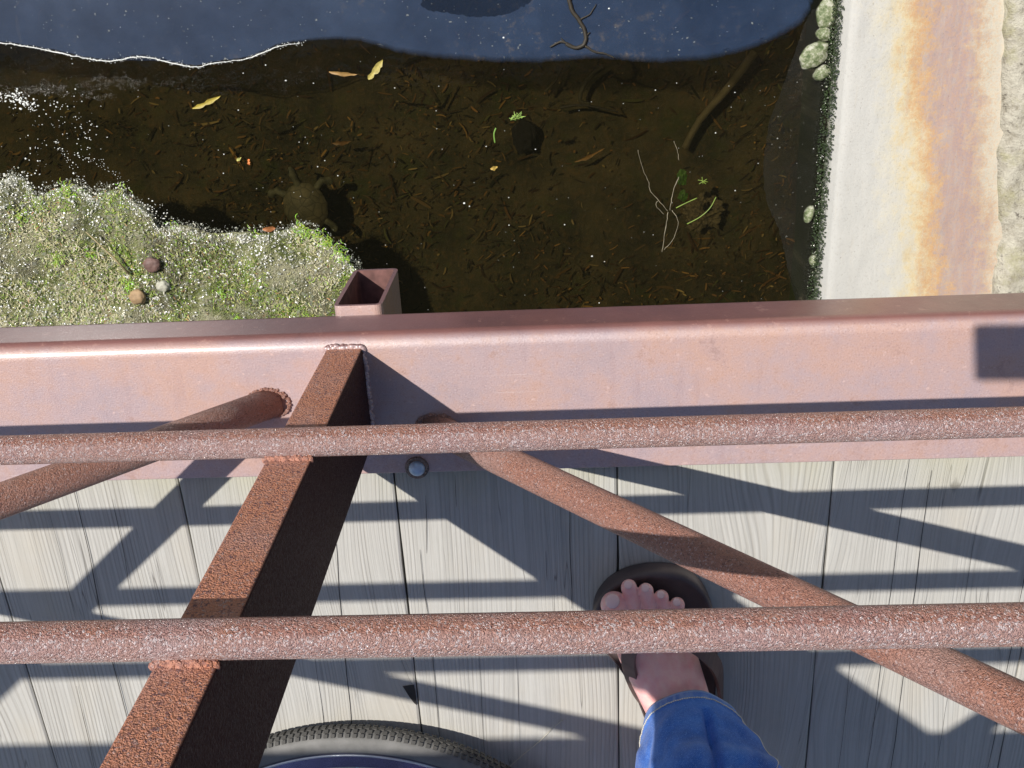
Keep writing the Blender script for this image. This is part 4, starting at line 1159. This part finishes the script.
mb.v = [tuple(Vector(v)+Vector((1, 1, 1))*.004*noise.noise(Vector(v)*60)) for v in mb.v]
pbuild(mb, 'hair', M['hair'], smooth=True)
# shirt
mb = MB()
mb.tube([HIP+Vector((0, 0, -.06)), HIP, HIP.lerp(CH, .5), CH, CH+Vector((0, .04, .10)), NK+Vector((0, -.01, -.02))], [.145, .155, .14, .155, .125, .07], 24)
mb.ell(CH+Vector((0, 0, .03)), (.185, .125, .14), 24, 12)
cap3(mb, CH+Vector((-.10, .03, .09)), SHL, .09, .075); cap3(mb, SHL, SHL.lerp(ELL, .6), .070, .062)
cap3(mb, CH+Vector((.10, .03, .09)), SHR, .09, .075); cap3(mb, SHR, SHR.lerp(ELR, .6), .070, .062)
sm = remesh_obj(mb, 'shirt', None, .010, smooth_it=4); sm.materials.append(M['shirt']); sm.polygons.foreach_set('use_smooth', [True]*len(sm.polygons)); sm.name = 'shirt'
o = link(bpy.data.objects.new('shirt', sm), pr); o.location = OFF

# jeans: one lofted tube per leg
def loft_leg(mb, keys, n_a=144, fine_z=.30, seed=0):
    z0, z1 = keys[0][2], keys[-1][2]
    zs = [z0+.0022*i for i in range(int(fine_z/.0022))]
    while zs[-1] < z1-.02: zs.append(zs[-1]+.015)
    zs.append(z1)
    def lerpk(z):
        i = 0
        while i < len(keys)-2 and z > keys[i+1][2]: i += 1
        f = max(0, min(1, (z-keys[i][2])/(keys[i+1][2]-keys[i][2]))); f = f*f*(3-2*f)*.5+f*.5
        return [keys[i][j]+(keys[i+1][j]-keys[i][j])*f for j in range(5)]
    b0 = len(mb.v); rows = []
    for i, zc in enumerate(zs):
        cx, cy, _, rx, ry = lerpk(zc); h = zc-z0
        for j in range(n_a):
            a = 2*math.pi*j/n_a; ca, sa = math.cos(a), math.sin(a)
            low = max(0, 1-zc/.6); ease = min(1, max(0, h-.012)/.03)
            nz_ = noise.noise
            fold = .0100*low*ease*nz_(Vector((ca*1.3+seed, sa*1.3, zc*11)))
            fold += .0075*low*ease*abs(nz_(Vector((ca*2.2+seed, sa*2.2+4, zc*20+ca*2))))
            fold += .0022*ease*nz_(Vector((ca*6, sa*6, zc*55)))
            dd = math.atan2(math.sin(a-1.48-.8*(zc-.13)), math.cos(a-1.48-.8*(zc-.13)))
            fold -= .017*math.exp(-(dd/.07)**2)*max(0, min(1, (h-.030)/.02))*max(0, min(1, (.30-zc)/.1))
            hz = .105+.03*math.sin(a*1.)   # a sagging cross fold
            fold += .007*math.exp(-((zc-hz-.045)/.012)**2)*ease*max(0, math.cos(a-.75))
            hem = .0014 if h < .0165 else (.0014*max(0, 1-(h-.0165)/.002))
            pk = .0004*math.sin(a*46+3*nz_(Vector((ca*4, sa*4, 1))))*math.exp(-((h-.012)/.008)**2)
            wob = .0035*nz_(Vector((ca*1.6, sa*1.6, 3+seed)))*max(0, 1-h/.04)
            r_ = fold+hem+pk+wob
            x = cx+ca*(rx+r_); y = cy+sa*(ry+r_)
            mb.v.append((x, y, zc+.004*math.sin(a+2.2)*max(0, 1-h/.06)))
            w = .12*max(0, nz_(Vector((ca*3, sa*3, zc*14))))+max(0, fold-.004)*45
            if h < .0165: w = .15+1.3*max(0, nz_(Vector((ca*16, sa*16, h*60)))) 
            if h < .0025: w = .95
            if abs(h-.0175) < .0015: w = -.0
            w = max(0, min(1, w)); mb.c.append((w, w, w))
    n_z = len(zs)-1
    for i in range(n_z):
        for j in range(n_a):
            j2 = (j+1) % n_a; mb.face([b0+i*n_a+j, b0+i*n_a+j2, b0+(i+1)*n_a+j2, b0+(i+1)*n_a+j])
    return b0
mb = MB(); mb.c = []
RK = [(.1345,-.802,.072,.0535,.056), (.137,-.797,.125,.066,.064), (.138,-.792,.20,.070,.068), (.142,-.800,.33,.070,.072), (.150,-.800,.50,.074,.076), (.185,-.800,.68,.082,.085), (.215,-.805,.87,.100,.110), (.205,-.805,.97,.110,.12)]
b0 = loft_leg(mb, RK)
NA = 144
HEMV = [Vector(mb.v[b0+7*NA+j]) for j in range(NA)]
HEMV2 = [Vector(mb.v[b0+6*NA+j]) for j in range(NA)]
SEAM = [Vector(mb.v[b0+i*NA+13]) for i in range(8, 130)]
LK = [(.172,-1.170,.070,.055,.058), (.170,-1.165,.13,.068,.068), (.165,-1.14,.30,.072,.075), (.150,-1.06,.50,.080,.084), (.120,-.93,.72,.090,.095), (.105,-.83,.87,.105,.115), (.120,-.805,.97,.110,.12)]
loft_leg(mb, LK, n_a=72, fine_z=.2, seed=5)
b0 = len(mb.v); mb.ell((.165, -.80, .93), (.165, .135, .11), 32, 16); mb.c += [(0, 0, 0)]*(len(mb.v)-b0)
o = mb.build('jeans', M['denim'], pr, smooth=True); o.location = OFF
o.data.color_attributes[0].name = 'wear'
sm_ = o.modifiers.new('thick', 'SOLIDIFY'); sm_.thickness = .0016; sm_.offset = -1
mbt = MB()
C0 = Vector((.1345, -.802, .072))
for j in range(NA):
    for HV in (HEMV, HEMV2):
        a, b_ = HV[j], HV[(j+1) % NA]
        if HV is HEMV2 and j % 9: continue
        for f in ((.06,) if HV is HEMV else ()):
            p = a.lerp(b_, f); q = a.lerp(b_, f+.72)
            out = (p-Vector((C0.x, C0.y, p.z))).normalized()*.0007
            mbt.tube([p+out, q+out], .00062, 5)
for i in range(0, len(SEAM)-1):
    a, b_ = SEAM[i], SEAM[i+1]; out = (a-Vector((C0.x, C0.y, a.z))).normalized()*.0007
    mbt.tube([a.lerp(b_, .1)+out, a.lerp(b_, .8)+out], .00042, 5)
pbuild(mbt, 'hem_stitching', M['thread'])

# sandals
def sandal(fx, mirror, dx, dy):
    mb = MB()
    def X(x): return fx+(x-.10)*mirror+dx
    out = [(.092,-.6375),(.068,-.6435),(.047,-.658),(.034,-.680),(.031,-.706),(.037,-.735),(.057,-.765),(.074,-.800),(.086,-.835),(.095,-.868),(.101,-.898),(.104,-.922),(.124,-.934),(.146,-.930),(.161,-.912),(.168,-.880),(.171,-.840),(.172,-.800),(.1725,-.765),(.1715,-.730),(.1665,-.696),(.155,-.666),(.136,-.646),(.115,-.6385)]
    P = smooth_line(out+[out[0]], 5)[:-1]
    cx, cy = sum(p[0] for p in P)/len(P), sum(p[1] for p in P)/len(P)
    n_ = len(P)
    rings = [(.985, ZD), (1., ZD+.004), (1., ZD+.018), (.99, ZD+.0235), (.965, ZD+.0245), (.94, ZD+.0235), (.915, ZD+.0205), (.7, ZD+.0195), (.35, ZD+.0195)]
    vs = []
    for s_, z_ in rings:
        for p in P: vs.append((X(cx+(p[0]-cx)*s_), cy+(p[1]-cy)*s_+dy, z_))
    fs = [(i*n_+j, i*n_+(j+1) % n_, (i+1)*n_+(j+1) % n_, (i+1)*n_+j) for i in range(len(rings)-1) for j in range(n_)]
    fs.append(tuple((len(rings)-1)*n_+j for j in range(n_))); fs.append(tuple(range(n_))[::-1])
    mb.add(vs, fs)
    so = pbuild(mb, 'sandal', M['sandal'], smooth=True)
    mb = MB()
    def band(pts, w, th=.004):
        pts = [Vector((X(a), b_+dy, c)) for a, b_, c in pts]
        L = []
        for i in range(len(pts)-1):
            for k in range(6):
                t = k/6; p0 = pts[max(i-1, 0)]; p1 = pts[i]; p2 = pts[i+1]; p3 = pts[min(i+2, len(pts)-1)]
                L.append(.5*((2*p1)+(p2-p0)*t+(2*p0-5*p1+4*p2-p3)*t*t+(3*p1-p0-3*p2+p3)*t**3))
        L.append(pts[-1]); vs = []; n2 = len(L)
        for i, p in enumerate(L):
            t = (L[min(i+1, n2-1)]-L[max(i-1, 0)]).normalized()
            s_ = t.cross((p-Vector((X(.11), p.y, ZD+.01))).normalized()).normalized(); nrm_ = t.cross(s_).normalized()
            ww = w*(1-.45*i/(n2-1))
            for a, b_ in ((-1,-1),(1,-1),(1,1),(-1,1)): vs.append(p+s_*ww/2*a+nrm_*th/2*b_)
        fs = [(i*4+j, i*4+(j+1) % 4, (i+1)*4+(j+1) % 4, (i+1)*4+j) for i in range(n2-1) for j in range(4)]+[(0,1,2,3),tuple((n2-1)*4+j for j in (3,2,1,0))]
        mb.add(vs, fs)
    def W(px, py, z):
        p = at(px, py, z); return (p.x, p.y, z)
    band([W(660, 718, ZD+.014), W(643, 702, ZD+.034), W(631, 676, ZD+.060), W(629, 654, ZD+.076), W(639, 636, ZD+.080), W(636, 626, ZD+.045)], .022)
    band([W(722, 718, ZD+.014), W(721, 694, ZD+.026), W(716, 666, ZD+.050), W(694, 646, ZD+.062), W(664, 634, ZD+.070), W(636, 624, ZD+.044)], .021)
    o = mb.build('strap', M['strap'], so, smooth=False)
sandal(.10, 1, 0, 0)
sandal(.10, -1, LDX, LDY)

# compact camera in the hand (it stands behind the viewpoint; its shadow falls on the chord)
cm = empty('compact_camera', (.004, .0, .955)); tag(cm, 'small silver compact camera held out over the railing', 'camera')
fw = ray(512, 384).normalized(); rt = Vector([r[0] for r in ROW]).normalized(); up = fw.cross(rt).normalized()
Mc = Matrix((( rt.x, up.x, -fw.x), (rt.y, up.y, -fw.y), (rt.z, up.z, -fw.z)))
def cpart(mb, name, mat, **k):
    mb.v = [tuple(Mc @ Vector(v) + Vector((0, 0, .926)) - Vector((.004, 0, .955))) for v in mb.v]
    return mb.build(name, mat, cm, **k)
mb = MB(); mb.box(-.082, .014, -.037, .019, .028, .050); cpart(mb, 'body', M['steel'], bevel=.004)
mb = MB(); mb.tube([(0, 0, .008), (0, 0, .029)], .020, 28); cpart(mb, 'lens', M['blackp'])
mb = MB(); mb.box(-.066, -.002, -.031, .015, .0505, .052); cpart(mb, 'screen', M['blackp'])

# ------------------------------------------------------------------ camera, light, sky
cam = bpy.data.cameras.new('camera'); co = link(bpy.data.objects.new('camera', cam))
cx_, cu_, cb_ = Vector([r[0] for r in ROW]), -Vector([r[1] for r in ROW]), -Vector([r[2] for r in ROW])
mw = Matrix(((cx_.x, cu_.x, cb_.x, 0), (cx_.y, cu_.y, cb_.y, 0), (cx_.z, cu_.z, cb_.z, HC), (0, 0, 0, 1)))
co.matrix_world = mw
cam.sensor_width = 36; cam.lens = F/1024*36; cam.clip_start = .005; cam.clip_end = 1500
sc.camera = co
SD = Vector((-.515, .433, 1)).normalized()
sl = bpy.data.lights.new('sun', 'SUN'); sl.energy = 5.0; sl.angle = R(.53); sl.color = (1, .955, .89)
so = link(bpy.data.objects.new('sun', sl)); so.rotation_euler = SD.to_track_quat('Z', 'Y').to_euler(); so.location = (0, 0, 5)
w = bpy.data.worlds.new('World'); sc.world = w; w.use_nodes = True
nt = w.node_tree; bg = nt.nodes['Background']; sky = nt.nodes.new('ShaderNodeTexSky'); sky.sky_type = 'NISHITA'
sky.sun_disc = False; sky.sun_elevation = math.asin(SD.z); sky.sun_rotation = math.atan2(SD.x, SD.y)
nt.links.new(sky.outputs[0], bg.inputs[0]); bg.inputs[1].default_value = .085
sc.view_settings.view_transform = 'Standard'; sc.view_settings.look = 'None'; sc.view_settings.exposure = 0
sc.render.engine = 'CYCLES'; sc.cycles.transparent_max_bounces = 12; sc.cycles.max_bounces = 8
